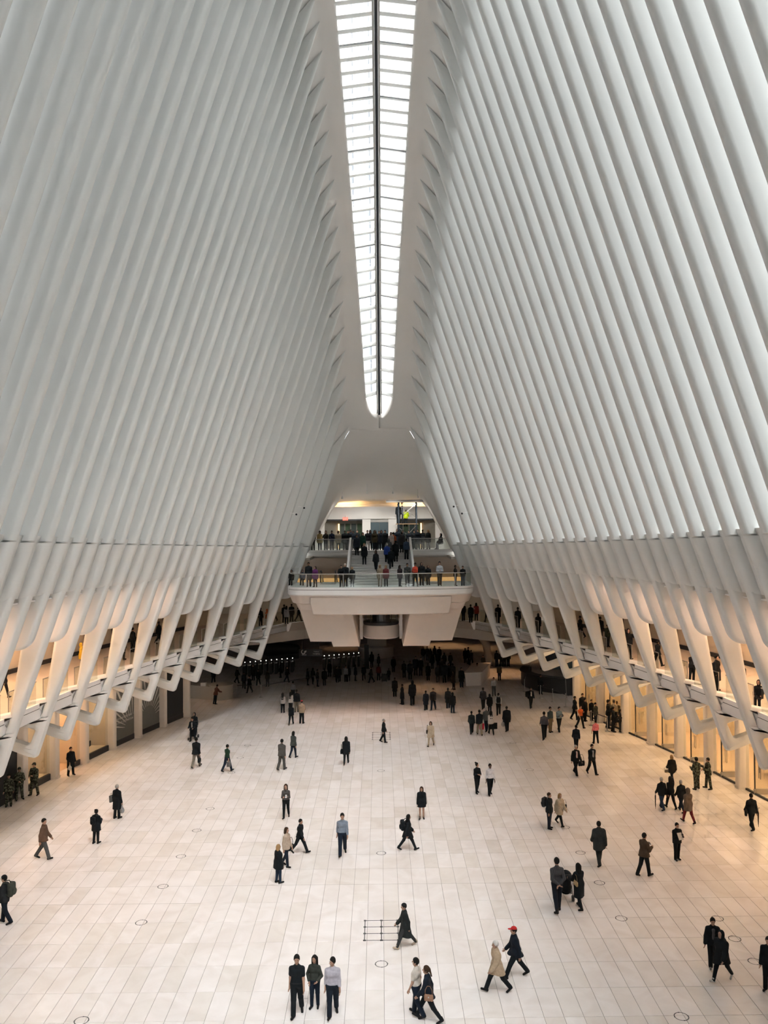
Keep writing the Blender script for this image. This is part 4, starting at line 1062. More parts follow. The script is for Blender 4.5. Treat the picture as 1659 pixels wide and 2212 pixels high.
def f_longhair(J, style):
    f = Field(); 
    f.ell(hd(J, (0, .012, .026)), (.093, .110, .117), .01)
    if style in ('long', 'blonde', 'side'):
        L = .40 if style == 'long' else .30
        f.cone(hd(J, (-.045, .055, .02)), hd(J, (-.05, .085, -L)), .055, .05, k=.03); f.cone(hd(J, (.045, .055, .02)), hd(J, (.05, .085, -L)), .055, .05, k=.03)
        for sd in (-1, 1): f.cone(hd(J, (sd*.07, .0, .03)), hd(J, (sd*.085, .015, -.22)), .03, .026, k=.02)
    if style == 'bob':
        f.cone(hd(J, (-.04, .045, .0)), hd(J, (-.045, .055, -.10)), .06, .055, k=.03); f.cone(hd(J, (.04, .045, .0)), hd(J, (.045, .055, -.10)), .06, .055, k=.03)
        for sd in (-1, 1): f.cone(hd(J, (sd*.07, .005, .02)), hd(J, (sd*.075, .01, -.09)), .028, .022, k=.02)
    if style == 'bun': f.ell(hd(J, (0, .085, .115)), (.048, .048, .045), .02)
    if style == 'pony': f.cone(hd(J, (0, .10, .04)), hd(J, (0, .16, -.16)), .036, .022, k=.02)
    t = J['turn']; n = rot2(np.array((0, -1.0, -.28)), t, 'z'); c = J['headc'] + rot2(np.array((0, -.058, .05)), t, 'z')
    f.cuts.append((n[0], n[1], n[2], float(n @ c))); return f
def f_cap(J, brim=True):
    f = Field(); f.ell(hd(J, (0, .008, .045)), (.093, .110, .099), .01)
    cz = J['headc'][2] + .052; f.cuts.append((0, 0, -1, -cz))
    return f
def f_brim(J): f = Field(); f.ell(hd(J, (0, -.115, .056)), (.066, .075, .012), .01); return f
def f_hood(J):
    f = Field(); f.ell(hd(J, (0, .03, .015)), (.106, .121, .138), .02); f.cone(hd(J, (0, .05, -.06)), J['neck'], .09, .09, k=.05)
    n = rot2(np.array((0, -1.0, 0.1)), J['turn'], 'z'); c = J['headc'] + rot2(np.array((0, -.052, 0)), J['turn'], 'z'); f.cuts.append((n[0], n[1], n[2], float(n @ c))); return f

FAB = {}
def fabric(rgb, pat=None):
    key = (tuple(round(c, 3) for c in rgb), pat)
    if key in FAB: return FAB[key]
    m = bpy.data.materials.new('fabric'); m.use_nodes = True; nt = m.node_tree; b = nt.nodes['Principled BSDF']; b.inputs['Roughness'].default_value = .85; b.inputs['Specular IOR Level'].default_value = .25
    t = nt.nodes.new('ShaderNodeTexCoord'); r = nt.nodes.new('ShaderNodeValToRGB'); e = r.color_ramp.elements
    if pat == 'stripe':
        w = nt.nodes.new('ShaderNodeTexWave'); w.inputs['Scale'].default_value = 11; w.bands_direction = 'X'; w.inputs['Distortion'].default_value = .2; src = w.outputs['Fac']
        e[0].color = (*[c * .45 for c in rgb], 1); e[1].color = (*[min(1, c * 1.6) for c in rgb], 1)
    elif pat == 'camo':
        w = nt.nodes.new('ShaderNodeTexNoise'); w.inputs['Scale'].default_value = 11; w.inputs['Detail'].default_value = 1.5; src = w.outputs['Fac']
        r.color_ramp.interpolation = 'CONSTANT'; e[0].color = (*[c * .35 for c in rgb], 1); e[1].position = .46; e[1].color = (*rgb, 1); x = e.new(.56); x.color = (*[min(1, c * 1.9) for c in rgb], 1)
    elif pat == 'plaid':
        w = nt.nodes.new('ShaderNodeTexChecker'); w.inputs['Scale'].default_value = 16; w.inputs['Color1'].default_value = (0, 0, 0, 1); w.inputs['Color2'].default_value = (1, 1, 1, 1); src = w.outputs['Fac']
        e[0].color = (*[c * .4 for c in rgb], 1); e[1].color = (*[min(1, c * 1.8) for c in rgb], 1)
    else:
        w = nt.nodes.new('ShaderNodeTexNoise'); w.inputs['Scale'].default_value = 14; w.inputs['Detail'].default_value = 4; src = w.outputs['Fac']
        e[0].position = .3; e[0].color = (*[c * .86 for c in rgb], 1); e[1].position = .7; e[1].color = (*[min(1, c * 1.1) for c in rgb], 1)
    nt.links.new(t.outputs['Object'], w.inputs['Vector']); nt.links.new(src, r.inputs[0]); nt.links.new(r.outputs[0], b.inputs['Base Color'])
    FAB[key] = m; return m
SKIN = {'l': principled('skin_light', (.40, .235, .165), .5, noise=.06, scale=20), 'm': principled('skin_tan', (.28, .155, .10), .5, noise=.06, scale=20), 'd': principled('skin_brown', (.11, .058, .038), .5, noise=.06, scale=20)}
M_EYE = principled('dark_eye', (.01, .009, .008), .2); M_LIP = principled('lip', (.32, .12, .10), .5)
HAIRC = {'black': (.010, .009, .008), 'brown': (.045, .025, .014), 'fair': (.34, .21, .10), 'grey': (.38, .37, .35), 'white': (.62, .60, .57)}
def make_hand(sd):
    f = Field(); f.cone((0, 0, 0), (0, 0, -.05), .026, .032, 1.7, .01); f.cone((-.018, 0, -.05), (.018, 0, -.05), .020, .020, 1.3, .015)
    for q, (x, L) in enumerate(((-.027, .060), (-.009, .072), (.009, .068), (.026, .054))):
        a = np.array((x, 0, -.072)); m_ = a + np.array((x * .12, -.010, -L * .55)); e = m_ + np.array((0, -.022, -L * .45))
        f.cone(a, m_, .0095, .0088, k=.004); f.cone(m_, e, .0088, .0075, k=.004)
    a = np.array((sd * .026, -.004, -.022)); m_ = a + np.array((sd * .024, -.016, -.030)); f.cone(a, m_, .012, .0105, k=.008); f.cone(m_, m_ + np.array((sd * .004, -.012, -.028)), .0105, .008, k=.004)
    return field_mesh(f, 'hand', .0052)
HANDS = {sd: make_hand(sd) for sd in (-1, 1)}
def matset(o, m):
    if len(o.data.materials) == 0: o.data.materials.append(m)
    else: o.material_slots[0].link = 'OBJECT'; o.material_slots[0].material = m
ALLP = []
SHOE = (.012, .012, .013)
def person_parts(J, sp, vox, detail):
    """list of (name, mesh, material, attached hand matrices)"""
    b = sp.get('b', 1.0); fem = sp.get('fem', False); out = []
    skin = SKIN[sp.get('skin', 'l')]; hair = sp.get('hair', 'short'); hc = fabric(HAIRC[sp.get('hc', 'black')])
    out.append(('body', field_mesh(f_body(J, b, fem), 'body', vox), skin))
    kind = sp.get('top', 'jacket'); out.append(({'tee': 'tee_shirt', 'vest': 'hi_vis_vest'}.get(kind, kind), field_mesh(f_top(J, b, fem, kind), kind, vox), fabric(sp['tc'], sp.get('tp'))))
    if sp.get('bottom') != 'bare':
        out.append(('trousers', field_mesh(f_bottom(J, b, sp.get('slim', fem), .06 if kind not in ('tee', 'shirt') else .03), 'trousers', vox), fabric(sp['bc'], sp.get('bp'))))
    if sp.get('belt'): 
        f = Field(); f.cone(J['pel'] + np.array((-.055, 0, .03)), J['pel'] + np.array((.055, 0, .03)), .118*b + .022, .118*b + .022, 1.1); f.cuts += [(0, 0, 1, J['pel'][2] + .045), (0, 0, -1, -(J['pel'][2] + .01))]
        out.append(('belt', field_mesh(f, 'belt', vox), fabric((.02, .02, .02))))
    if sp.get('inner'):
        f = Field(); up = J['up']; f.cone(up((0, -.06, .40)), up((0, -.075, .10)), .07, .05, 1.0, .02); 
        f.cone(up((0, -.10, .42)), up((0, -.125, .12)), .05, .045, 1.0, .02); out.append(('shirt_front', field_mesh(f, 'shirt_front', vox), fabric(sp['inner'])))
    for i in (0, 1): out.append(('shoe', field_mesh(f_shoe(J, i, sp.get('boot', False)), 'shoe', max(.012, vox * .8)), fabric(sp.get('sc', SHOE))))
    hv = max(.010, vox * .8)
    if hair == 'short': out.append(('hair', field_mesh(f_hair(J, hair), 'hair', hv), hc))
    elif hair in ('long', 'side', 'bob', 'bun', 'pony'): out.append(('hair', field_mesh(f_longhair(J, hair), 'hair', hv), hc))
    elif hair == 'hood': out.append(('hood', field_mesh(f_hood(J), 'hood', hv), fabric(sp['tc'])))
    if sp.get('cap'):
        out.append(('cap', field_mesh(f_cap(J), 'cap', hv), fabric(sp['cap']))); out.append(('cap_brim', field_mesh(f_brim(J), 'cap_brim', .010), fabric(sp['cap'])))
    if sp.get('beanie'): out.append(('hat', field_mesh(f_cap(J), 'hat', hv), fabric(sp['beanie'])))
    return [x for x in out if x[1] is not None], skin
def face_parts(J, root, sc):
    for sd in (-1, 1):
        f = Field(); f.ell(hd(J, (sd*.030, -.080, .012)), (.012, .008, .007), 0); o = link_obj('eye', field_mesh(f, 'eye', .004), M_EYE, root)
    f = Field(); f.ell(hd(J, (0, -.081, -.062)), (.022, .008, .006), 0); link_obj('mouth', field_mesh(f, 'mouth', .004), M_LIP, root)
def hand_parts(J, root, skin):
    for i, sd in enumerate((-1, 1)):
        o = bpy.data.objects.new('hand', HANDS[-sd]); COL.objects.link(o); o.parent = root; matset(o, skin)
        z = Vector(-J['fd%d' % i]); x = Vector((0, 1, 0)) * (-1); x = (x - z * x.dot(z)); 
        if x.length < .1: x = Vector((1, 0, 0)); x = x - z * x.dot(z)
        x.normalize(); y = z.cross(x); p = J['wri%d' % i] + J['fd%d' % i] * .015
        o.matrix_local = Matrix(((x.x, y.x, z.x, p[0]), (x.y, y.y, z.y, p[1]), (x.z, y.z, z.z, p[2]), (0, 0, 0, 1)))
def make_person(loc, heading, pose, label, sp, height=1.75, vox=.02, detail=True, group=None):
    J = skeleton(pose, sp.get('b', 1.0), sp.get('spread', 0), sp.get('turn', 0), sp.get('fem', False))
    parts, skin = person_parts(J, sp, vox, detail)
    root = empty('person', loc, math.radians(heading)); root.scale = (height / 1.755,) * 3
    tag(root, label, 'person', group)
    for nm, me, mt in parts: link_obj(nm, me, mt, root)
    if detail: hand_parts(J, root, skin); face_parts(J, root, 1)
    ALLP.append(root); root_J[root.name] = J
    return root
root_J = {}
def on_person(root, v):   # local point of a person to the world
    s = root.scale[0]; a = root.rotation_euler[2]; x, y, z = [c * s for c in v]
    return Vector((root.location.x + x*math.cos(a) - y*math.sin(a), root.location.y + x*math.sin(a) + y*math.cos(a), root.location.z + z))

# shared figures for the distant crowd
PROTO = {}
def proto(key, pose, **sp):
    J = skeleton(pose, sp.get('b', 1.0), 0, 0, sp.get('fem', False)); sp.setdefault('tc', (.02, .02, .02)); sp.setdefault('bc', (.02, .02, .02))
    parts, skin = person_parts(J, sp, .026, False); PROTO[key] = parts
def crowd(loc, heading, key, label, tc, bc, height=1.72, hc='black', skin='m', group=None, sc=SHOE):
    root = empty('person', loc, math.radians(heading)); root.scale = (height / 1.755,) * 3; tag(root, label, 'person', group)
    for nm, me, mt in PROTO[key]:
        o = bpy.data.objects.new(nm, me); COL.objects.link(o); o.parent = root
        if len(me.materials) == 0: me.materials.append(mt)
        c = {'body': SKIN[skin], 'trousers': fabric(bc), 'shoe': fabric(sc), 'hair': fabric(HAIRC[hc]), 'hood': fabric(tc), 'cap': None, 'cap_brim': None, 'hat': None}.get(nm, fabric(tc))
        if c is not None: o.material_slots[0].link = 'OBJECT'; o.material_slots[0].material = c
    return root
proto('stand', 'stand'); proto('walk', 'walk'); proto('walk2', 'walk2'); proto('step', 'step', top='coat'); proto('phone', 'phone'); proto('folded', 'folded', top='shirt')
proto('shirt', 'walk', top='shirt'); proto('lady', 'stand', fem=True, hair='long', top='parka'); proto('ladywalk', 'walk2', fem=True, hair='long', top='jacket'); proto('coat', 'stand', top='coat'); proto('lean', 'lean')
proto('sit', 'sit', hair='hood'); proto('raise', 'raise', fem=True, hair='long'); proto('hood', 'stand', hair='hood', top='parka'); proto('heavy', 'stand', b=1.2, top='parka')
# ------------------------------------------------------------------ people on the marble floor
BK = (.006, .009, .012); NV = (.008, .013, .022); JN = (.017, .032, .060); DJ = (.009, .016, .030); CH = (.030, .032, .034); GR = (.085, .088, .088); KH = (.16, .125, .08); BG = (.40, .31, .21); WH = (.62, .61, .60)
def P(fx, fy, hy, heading, pose, label, vox=None, z=0.0, d=None, group=None, **sp):
    p = at_z(fx, fy, z) if d is None else at_d(fx, fy, d)
    if d is not None: p.z = z
    h = (fy - hy) * p.y / FPX; h = max(1.5, min(1.93, h)); px = (fy - hy)
    sp.setdefault('tc', BK); sp.setdefault('bc', BK)
    if sp.get('fem'): sp.setdefault('hair', 'long')
    if vox is None: vox = .015 if px > 85 else .019 if px > 60 else .024
    # facing is given relative to the line of sight
    head = heading + math.degrees(math.atan2(-p.x, p.y)) * -1
    return make_person((p.x, p.y, z), head, pose, label, sp, h, vox, px > 48, group)
pl = {}
pl['tee'] = P(642, 2194, 2064, 5, 'step', 'man in black polo shirt and belt, left of the front trio', tc=BK, bc=BK, top='tee', belt=True, turn=5)
pl['olive'] = P(680, 2176, 2066, -5, 'hip', 'long-haired woman in dark olive top between two men, front trio', tc=(.035, .04, .034), bc=DJ, top='shirt', fem=True, slim=True, turn=-10)
pl['lilac'] = P(719, 2195, 2069, 5, 'step', 'man in lilac shirt looking aside, right of the front trio', tc=(.42, .40, .45), bc=NV, top='shirt', turn=-55, b=1.06)
pl['cream'] = P(900, 2194, 2071, -120, 'step', 'balding man in cream shirt beside the dark-coated woman', tc=(.60, .55, .49), bc=DJ, top='tee', turn=10, hc='black', b=1.05)
pl['ponytail'] = P(925, 2206, 2085, -105, 'stride', 'ponytailed woman in navy coat striding at the bottom edge', tc=NV, bc=BK, top='jacket', fem=True, hair='pony', hc='brown')
pl['shawl'] = P(876, 2047, 1950, -80, 'stride2', 'woman in long dark coat and shawl beside the floor hatch', tc=(.018, .022, .022), bc=CH, top='coat', fem=True, hair='short', beanie=(.012, .012, .014), sc=(.45, .36, .28))
pl['oldbeige'] = P(1074, 2143, 2030, -85, 'stride', 'white-haired man in beige jacket walking left', tc=(.47, .36, .25), bc=BK, top='parka', hc='white')
pl['redcap'] = P(1114, 2112, 2000, -95, 'stride2', 'man in red cap and navy jacket behind the beige jacket', tc=NV, bc=BK, top='jacket', cap=(.55, .03, .03), b=1.1)
pl['blueshirt'] = P(740, 1847, 1756, 5, 'walk', 'man in blue-grey shirt walking towards the camera, mid floor', tc=(.20, .24, .30), bc=DJ, top='shirt')
pl['cape'] = P(881, 1837, 1758, 100, 'stride', 'woman in black with a backpack walking right, mid floor', tc=BK, bc=BK, top='parka', fem=True)
pl['bare'] = P(911, 1769, 1700, -5, 'stand', 'bare-legged woman in short black coat, mid floor', tc=BK, top='parka', fem=True, bottom='bare', turn=-15, hc='brown')
pl['greytop'] = P(618, 1767, 1694, 5, 'walkphone', 'long-haired woman in grey top reading a phone', tc=(.075, .07, .068), bc=BK, top='shirt', fem=True, hc='brown')
pl['trioman'] = P(648, 1843, 1769, 75, 'stride2', 'young man in black jacket, last of the left three', tc=BK, bc=BK)
pl['triobeige'] = P(619, 1872, 1788, 70, 'step', 'brown-haired woman in beige jacket between two dark jackets', tc=(.42, .34, .27), bc=DJ, fem=True, hair='bob', hc='brown', slim=True)
pl['triocoat'] = P(602, 1907, 1825, 130, 'stand', 'fair-haired woman in black coat and jeans, first of three', tc=BK, bc=JN, top='parka', fem=True, hair='bob', hc='fair', b=1.2)
pl['greysuit'] = P(609, 1663, 1597, 160, 'step', 'man in grey suit seen from behind, left of centre', tc=(.075, .072, .068), bc=(.075, .072, .068), turn=20)
pl['teal'] = P(634, 1637, 1580, 150, 'step', 'woman in grey-green jacket with a trailing strap', tc=(.055, .065, .062), bc=DJ, fem=True, hair='bob')
pl['longhair'] = P(748, 1651, 1591, 180, 'walk', 'long-haired woman in black seen from behind with a satchel', tc=BK, bc=BK, top='parka', fem=True)
pl['profile'] = P(829, 1604, 1553, 80, 'step', 'man in dark suit standing in profile over the far hatch', tc=BK, bc=BK, top='jacket', hc='grey')
pl['trench'] = P(931, 1612, 1557, -20, 'stride', 'woman in beige trench coat striding, far centre', tc=(.50, .40, .29), bc=(.42, .34, .25), top='parka', fem=True, hair='bob', hc='brown')
pl['bun'] = P(1031, 1714, 1648, 15, 'folded', 'woman in black with a hair bun and folded arms', tc=BK, bc=BK, top='shirt', fem=True, hair='bun', turn=50, slim=True)
pl['whiteshirt'] = P(1059, 1718, 1650, 5, 'step', 'man in white shirt beside the woman with folded arms', tc=(.60, .59, .62), bc=BK, top='shirt', skin='d', b=1.08)
pl['hoodie'] = P(94, 1856, 1768, 115, 'walk', 'man in brown hooded top and grey trousers, left floor', tc=(.13, .075, .05), bc=GR, top='jacket', turn=-20)
pl['blackpack'] = P(208, 1822, 1750, 180, 'phone', 'woman in black jacket with a badge on her backpack', tc=BK, bc=BK, top='parka', fem=True, hair='bun', slim=True)
pl['coatbags'] = P(253, 1768, 1695, 172, 'stand', 'man in long dark coat carrying bags, left floor', tc=BK, bc=BK, top='coat', hc='grey')
pl['edgepack'] = P(10, 1995, 1892, -70, 'step', 'capped man with backpack leaving at the left edge', tc=(.02, .022, .024), bc=NV, beanie=BK)
CAMO = (.055, .062, .045)
pl['sol1'] = P(74, 1718, 1648, 10, 'rifle', 'soldier in camouflage facing out beside a lit window, left arcade', tc=CAMO, tp='camo', bc=CAMO, bp='camo', cap=(.03, .035, .03), boot=True)
pl['sol2'] = P(42, 1728, 1658, 60, 'rifle', 'middle soldier in camouflage at the left edge', tc=CAMO, tp='camo', bc=CAMO, bp='camo', cap=(.03, .035, .03), boot=True)
pl['sol3'] = P(19, 1742, 1672, 40, 'stand', 'soldier in camouflage cut by the left edge', tc=CAMO, tp='camo', bc=CAMO, bp='camo', cap=(.03, .035, .03), boot=True)
pl['shopman'] = P(153, 1675, 1614, 70, 'wide', 'man in long black coat waiting by the shop doorway', tc=BK, bc=BK, top='coat')
pl['khaki'] = P(424, 1658, 1593, 180, 'walk', 'man in dark jacket and khaki trousers walking away, left', tc=BK, bc=(.20, .18, .15), b=1.12)
pl['green'] = P(491, 1667, 1608, 150, 'walk', 'runner-like person in dark green top, left centre', tc=(.012, .04, .024), bc=DJ, top='shirt')
pl['pramman'] = P(416, 1601, 1550, 5, 'push', 'man in dark jacket with the pram by the left arcade', tc=BK, bc=BK, top='jacket', inner=(.3, .3, .3))
pl['pramhood'] = P(420, 1589, 1540, 0, 'stand', 'hooded figure right behind the pram, left arcade', tc=BK, bc=BK, top='parka', hair='hood')
pl['tie'] = P(1244, 1674, 1609, 5, 'walk', 'man in blazer and pink tie carrying a coat, right', tc=BK, bc=BK, inner=(.55, .42, .42), hc='grey')
pl['suit'] = P(1279, 1673, 1607, 5, 'walk2', 'bearded man in dark suit and open grey shirt, right', tc=BK, bc=BK, inner=(.30, .31, .33))
pl['backdark'] = P(1245, 1620, 1566, 165, 'walk', 'man in dark sweater walking away behind the two suits', tc=NV, bc=BK)
pl['pink'] = P(1287, 1606, 1556, 175, 'wide', 'man in bright pink shirt seen from behind', tc=(.80, .22, .25), bc=BK, top='shirt')
pl['orange'] = P(1254, 1573, 1523, 10, 'walk2', 'man in orange shirt walking beside the queue', tc=(.60, .12, .035), bc=BK, top='tee')
pl['greyback'] = P(1176, 1597, 1536, 165, 'stride', 'man in slate-grey shirt walking away, right of centre', tc=(.07, .07, .085), bc=BK, top='shirt')
pl['tealshirt'] = P(1189, 1582, 1527, 20, 'stand', 'man in teal shirt and khaki trousers beside slate-grey shirt', tc=(.05, .075, .085), bc=KH, top='shirt')
pl['sky'] = P(1208, 1581, 1527, 5, 'walkphone', 'man in pale blue shirt and glasses walking forward', tc=(.14, .20, .25), bc=BK, top='shirt')
pl['suitpack'] = P(1147, 1530, 1484, -5, 'walk', 'man in dark suit with a bag by the cafe ropes', tc=BK, bc=BK, inner=(.55, .53, .50))
pl['pack2'] = P(1187, 1790, 1713, 40, 'stand', 'man in black jacket with backpack beside the blonde woman', tc=BK, bc=DJ, hc='brown')
pl['parka'] = P(1209, 1783, 1712, 15, 'stride', 'blonde woman in beige parka walking, right floor', tc=(.42, .35, .26), bc=BK, top='parka', fem=True, hair='bob', hc='fair', slim=True)
pl['charcoal'] = P(1295, 1867, 1773, 165, 'stride', 'heavy man in charcoal suit walking away, right floor', tc=(.028, .034, .036), bc=(.028, .034, .036), top='parka', b=1.12)
pl['brownjk'] = P(1392, 1893, 1800, 100, 'walkphone', 'bearded young man in brown jacket facing right', tc=(.075, .052, .035), bc=BK)
pl['reader'] = P(1463, 1858, 1778, -5, 'phone', 'man in black reading a phone, right floor', tc=BK, bc=BK)
pl['fawnhead'] = P(1452, 1690, 1633, 165, 'stride', 'fawn-haired woman in dark jacket with a small bag', tc=(.018, .017, .014), bc=BK, top='parka', fem=True, hair='bob', hc='fair')
pl['brolly'] = P(1430, 1749, 1679, 175, 'walk', 'grey-haired man in black jumper and jeans with an umbrella', tc=BK, bc=JN, hc='grey')
pl['blackw'] = P(1449, 1747, 1677, 175, 'walk2', 'woman in black beside the man with the umbrella', tc=BK, bc=BK, fem=True)
pl['greyh'] = P(1472, 1754, 1685, 180, 'walk', 'balding man in black beside the taupe coat', tc=BK, bc=DJ, hc='grey', b=1.12)
pl['taupe'] = P(1487, 1778, 1702, 178, 'walk2', 'woman in taupe hooded coat and dark red trousers', tc=(.13, .10, .08), bc=(.14, .012, .018), top='parka', fem=True, hair='hood', slim=True)
pl['sol4'] = P(1505, 1705, 1636, 180, 'rifle', 'soldier seen from behind by the right shop fronts', tc=CAMO, tp='camo', bc=CAMO, bp='camo', cap=(.03, .035, .03), boot=True)
pl['sol5'] = P(1530, 1704, 1637, -110, 'rifle', 'soldier in profile talking to his comrade, right arcade', tc=CAMO, tp='camo', bc=CAMO, bp='camo', hc='black', boot=True)
pl['printback'] = P(1624, 1792, 1714, 160, 'walk', 'man in black with a printed back near the right edge', tc=BK, bc=BK)
pl['stripe'] = P(1204, 1969, 1854, 175, 'behind', 'man in striped shirt with hands clasped behind his back', tc=(.055, .055, .06), tp='stripe', bc=NV, top='shirt', slim=True)
pl['pram'] = P(1251, 1963, 1866, 190, 'push', 'long-haired woman in black coat pushing a pram', tc=BK, bc=BK, top='coat', fem=True)
pl['point'] = P(1540, 2090, 1982, -30, 'point', 'dark-haired young man reaching out a hand, right edge', tc=BK, bc=BK, inner=(.10, .10, .11), sc=(.2, .2, .2))
pl['pointb'] = P(1560, 2119, 2008, -75, 'stride', 'person in black with white trainers in front of the reaching man', tc=BK, bc=BK, top='parka', hair='hood', sc=(.55, .54, .52), slim=True)
pl['edgeR'] = P(1661, 2140, 2025, -60, 'stand', 'person in dark jacket cut by the right edge', tc=BK, bc=BK)
# middle distance
pl['g1'] = P(1019, 1585, 1536, 175, 'walk', 'man in dark green jacket, left of the strolling group', tc=(.014, .02, .02), bc=BK)
pl['g2'] = P(1036, 1588, 1533, 178, 'walk2', 'man in black top and khaki trousers with a red bag', tc=BK, bc=(.26, .21, .15))
pl['g3'] = P(1051, 1580, 1527, 180, 'walk', 'grey-haired person in grey amid the strolling group', tc=GR, bc=DJ, hc='grey')
pl['g4'] = P(1061, 1587, 1535, 178, 'walk2', 'long-haired woman in white jacket carrying a black folder', tc=(.55, .50, .46), bc=BK, fem=True)
pl['g5'] = P(1095, 1580, 1526, 178, 'step', 'large man in black coat with a plastic bag', tc=BK, bc=BK, top='parka', b=1.22)
pl['g6'] = P(1044, 1532, 1485, 175, 'walk', 'man in dark plaid jacket behind the strolling group', tc=(.03, .032, .04), tp='plaid', bc=BK)
pl['g8'] = P(1077, 1545, 1497, 165, 'walk', 'person in white shirt with a black backpack', tc=(.5, .5, .5), bc=BK, top='shirt')
pl['g9'] = P(1067, 1504, 1463, -20, 'point', 'person in white shirt stretching out an arm, far right', tc=(.5, .5, .5), bc=GR, top='shirt')
pl['h1'] = P(611, 1540, 1498, 178, 'stand', 'long-haired woman in pale top, left of the far-left cluster', tc=(.34, .32, .31), bc=BK, fem=True)
pl['h2'] = P(628, 1538, 1497, 160, 'phone', 'woman in white jacket holding a paper, far-left cluster', tc=(.5, .47, .44), bc=BK, fem=True)
pl['h3'] = P(641, 1538, 1490, 175, 'stand', 'man in dark jacket and khaki trousers, far-left cluster', tc=BK, bc=(.15, .13, .10))
pl['h4'] = P(633, 1512, 1474, 180, 'stand', 'person in grey shirt with a bag strap, far-left cluster', tc=(.22, .23, .24), bc=BK, top='shirt')
pl['h5'] = P(629, 1566, 1521, 180, 'walk', 'woman in black, nearest of the far-left cluster', tc=BK, bc=BK, fem=True, hair='bob')
pl['h6'] = P(652, 1563, 1513, 170, 'phone', 'man in red cap and fawn top, far-left cluster', tc=(.36, .26, .18), bc=BK, cap=(.5, .05, .05))
pl['q1'] = P(1242, 1555, 1504, 85, 'step', 'dark figure facing right at the head of the queue', tc=BK, bc=BK)
pl['q2'] = P(1259, 1552, 1498, 0, 'stand', 'tall dark figure in the queue beside the pale column', tc=BK, bc=BK, top='parka')
pl['q3'] = P(1264, 1558, 1509, 20, 'stand', 'man in black jacket behind the orange shirt, queue', tc=BK, bc=BK)
pl['q4'] = P(1287, 1566, 1518, 30, 'stand', 'man in grey-green jacket in the queue', tc=(.06, .065, .055), bc=DJ, b=1.1)
pl['q5'] = P(1278, 1557, 1514, 10, 'stand', 'dark-haired person half hidden in the queue', tc=BK, bc=BK)
pl['q6'] = P(1314, 1573, 1512, 60, 'phone', 'man in dark jacket, left of the second queue', tc=BK, bc=DJ)
pl['q7'] = P(1327, 1568, 1512, 150, 'stand', 'person in white shirt in the second queue', tc=(.42, .40, .37), bc=BK, top='shirt')
pl['q8'] = P(1325, 1581, 1527, 60, 'phone', 'person in black standing in the second queue', tc=BK, bc=BK)
pl['q9'] = P(1341, 1581, 1537, 10, 'phone', 'woman with a large shoulder bag, end of second queue', tc=CH, bc=CH, fem=True)
pl['q10'] = P(1333, 1564, 1515, 170, 'stand', 'tall figure by the shop glass, second queue', tc=BK, bc=BK)
pl['cafe'] = P(1168, 1500, 1457, 0, 'stand', 'figure in dark suit standing before the dark cafe', tc=BK, bc=BK)
pl['desk'] = P(466, 1521, 1479, 150, 'lean', 'man in rust jacket leaning on the grey desk', tc=(.10, .045, .03), bc=BK)

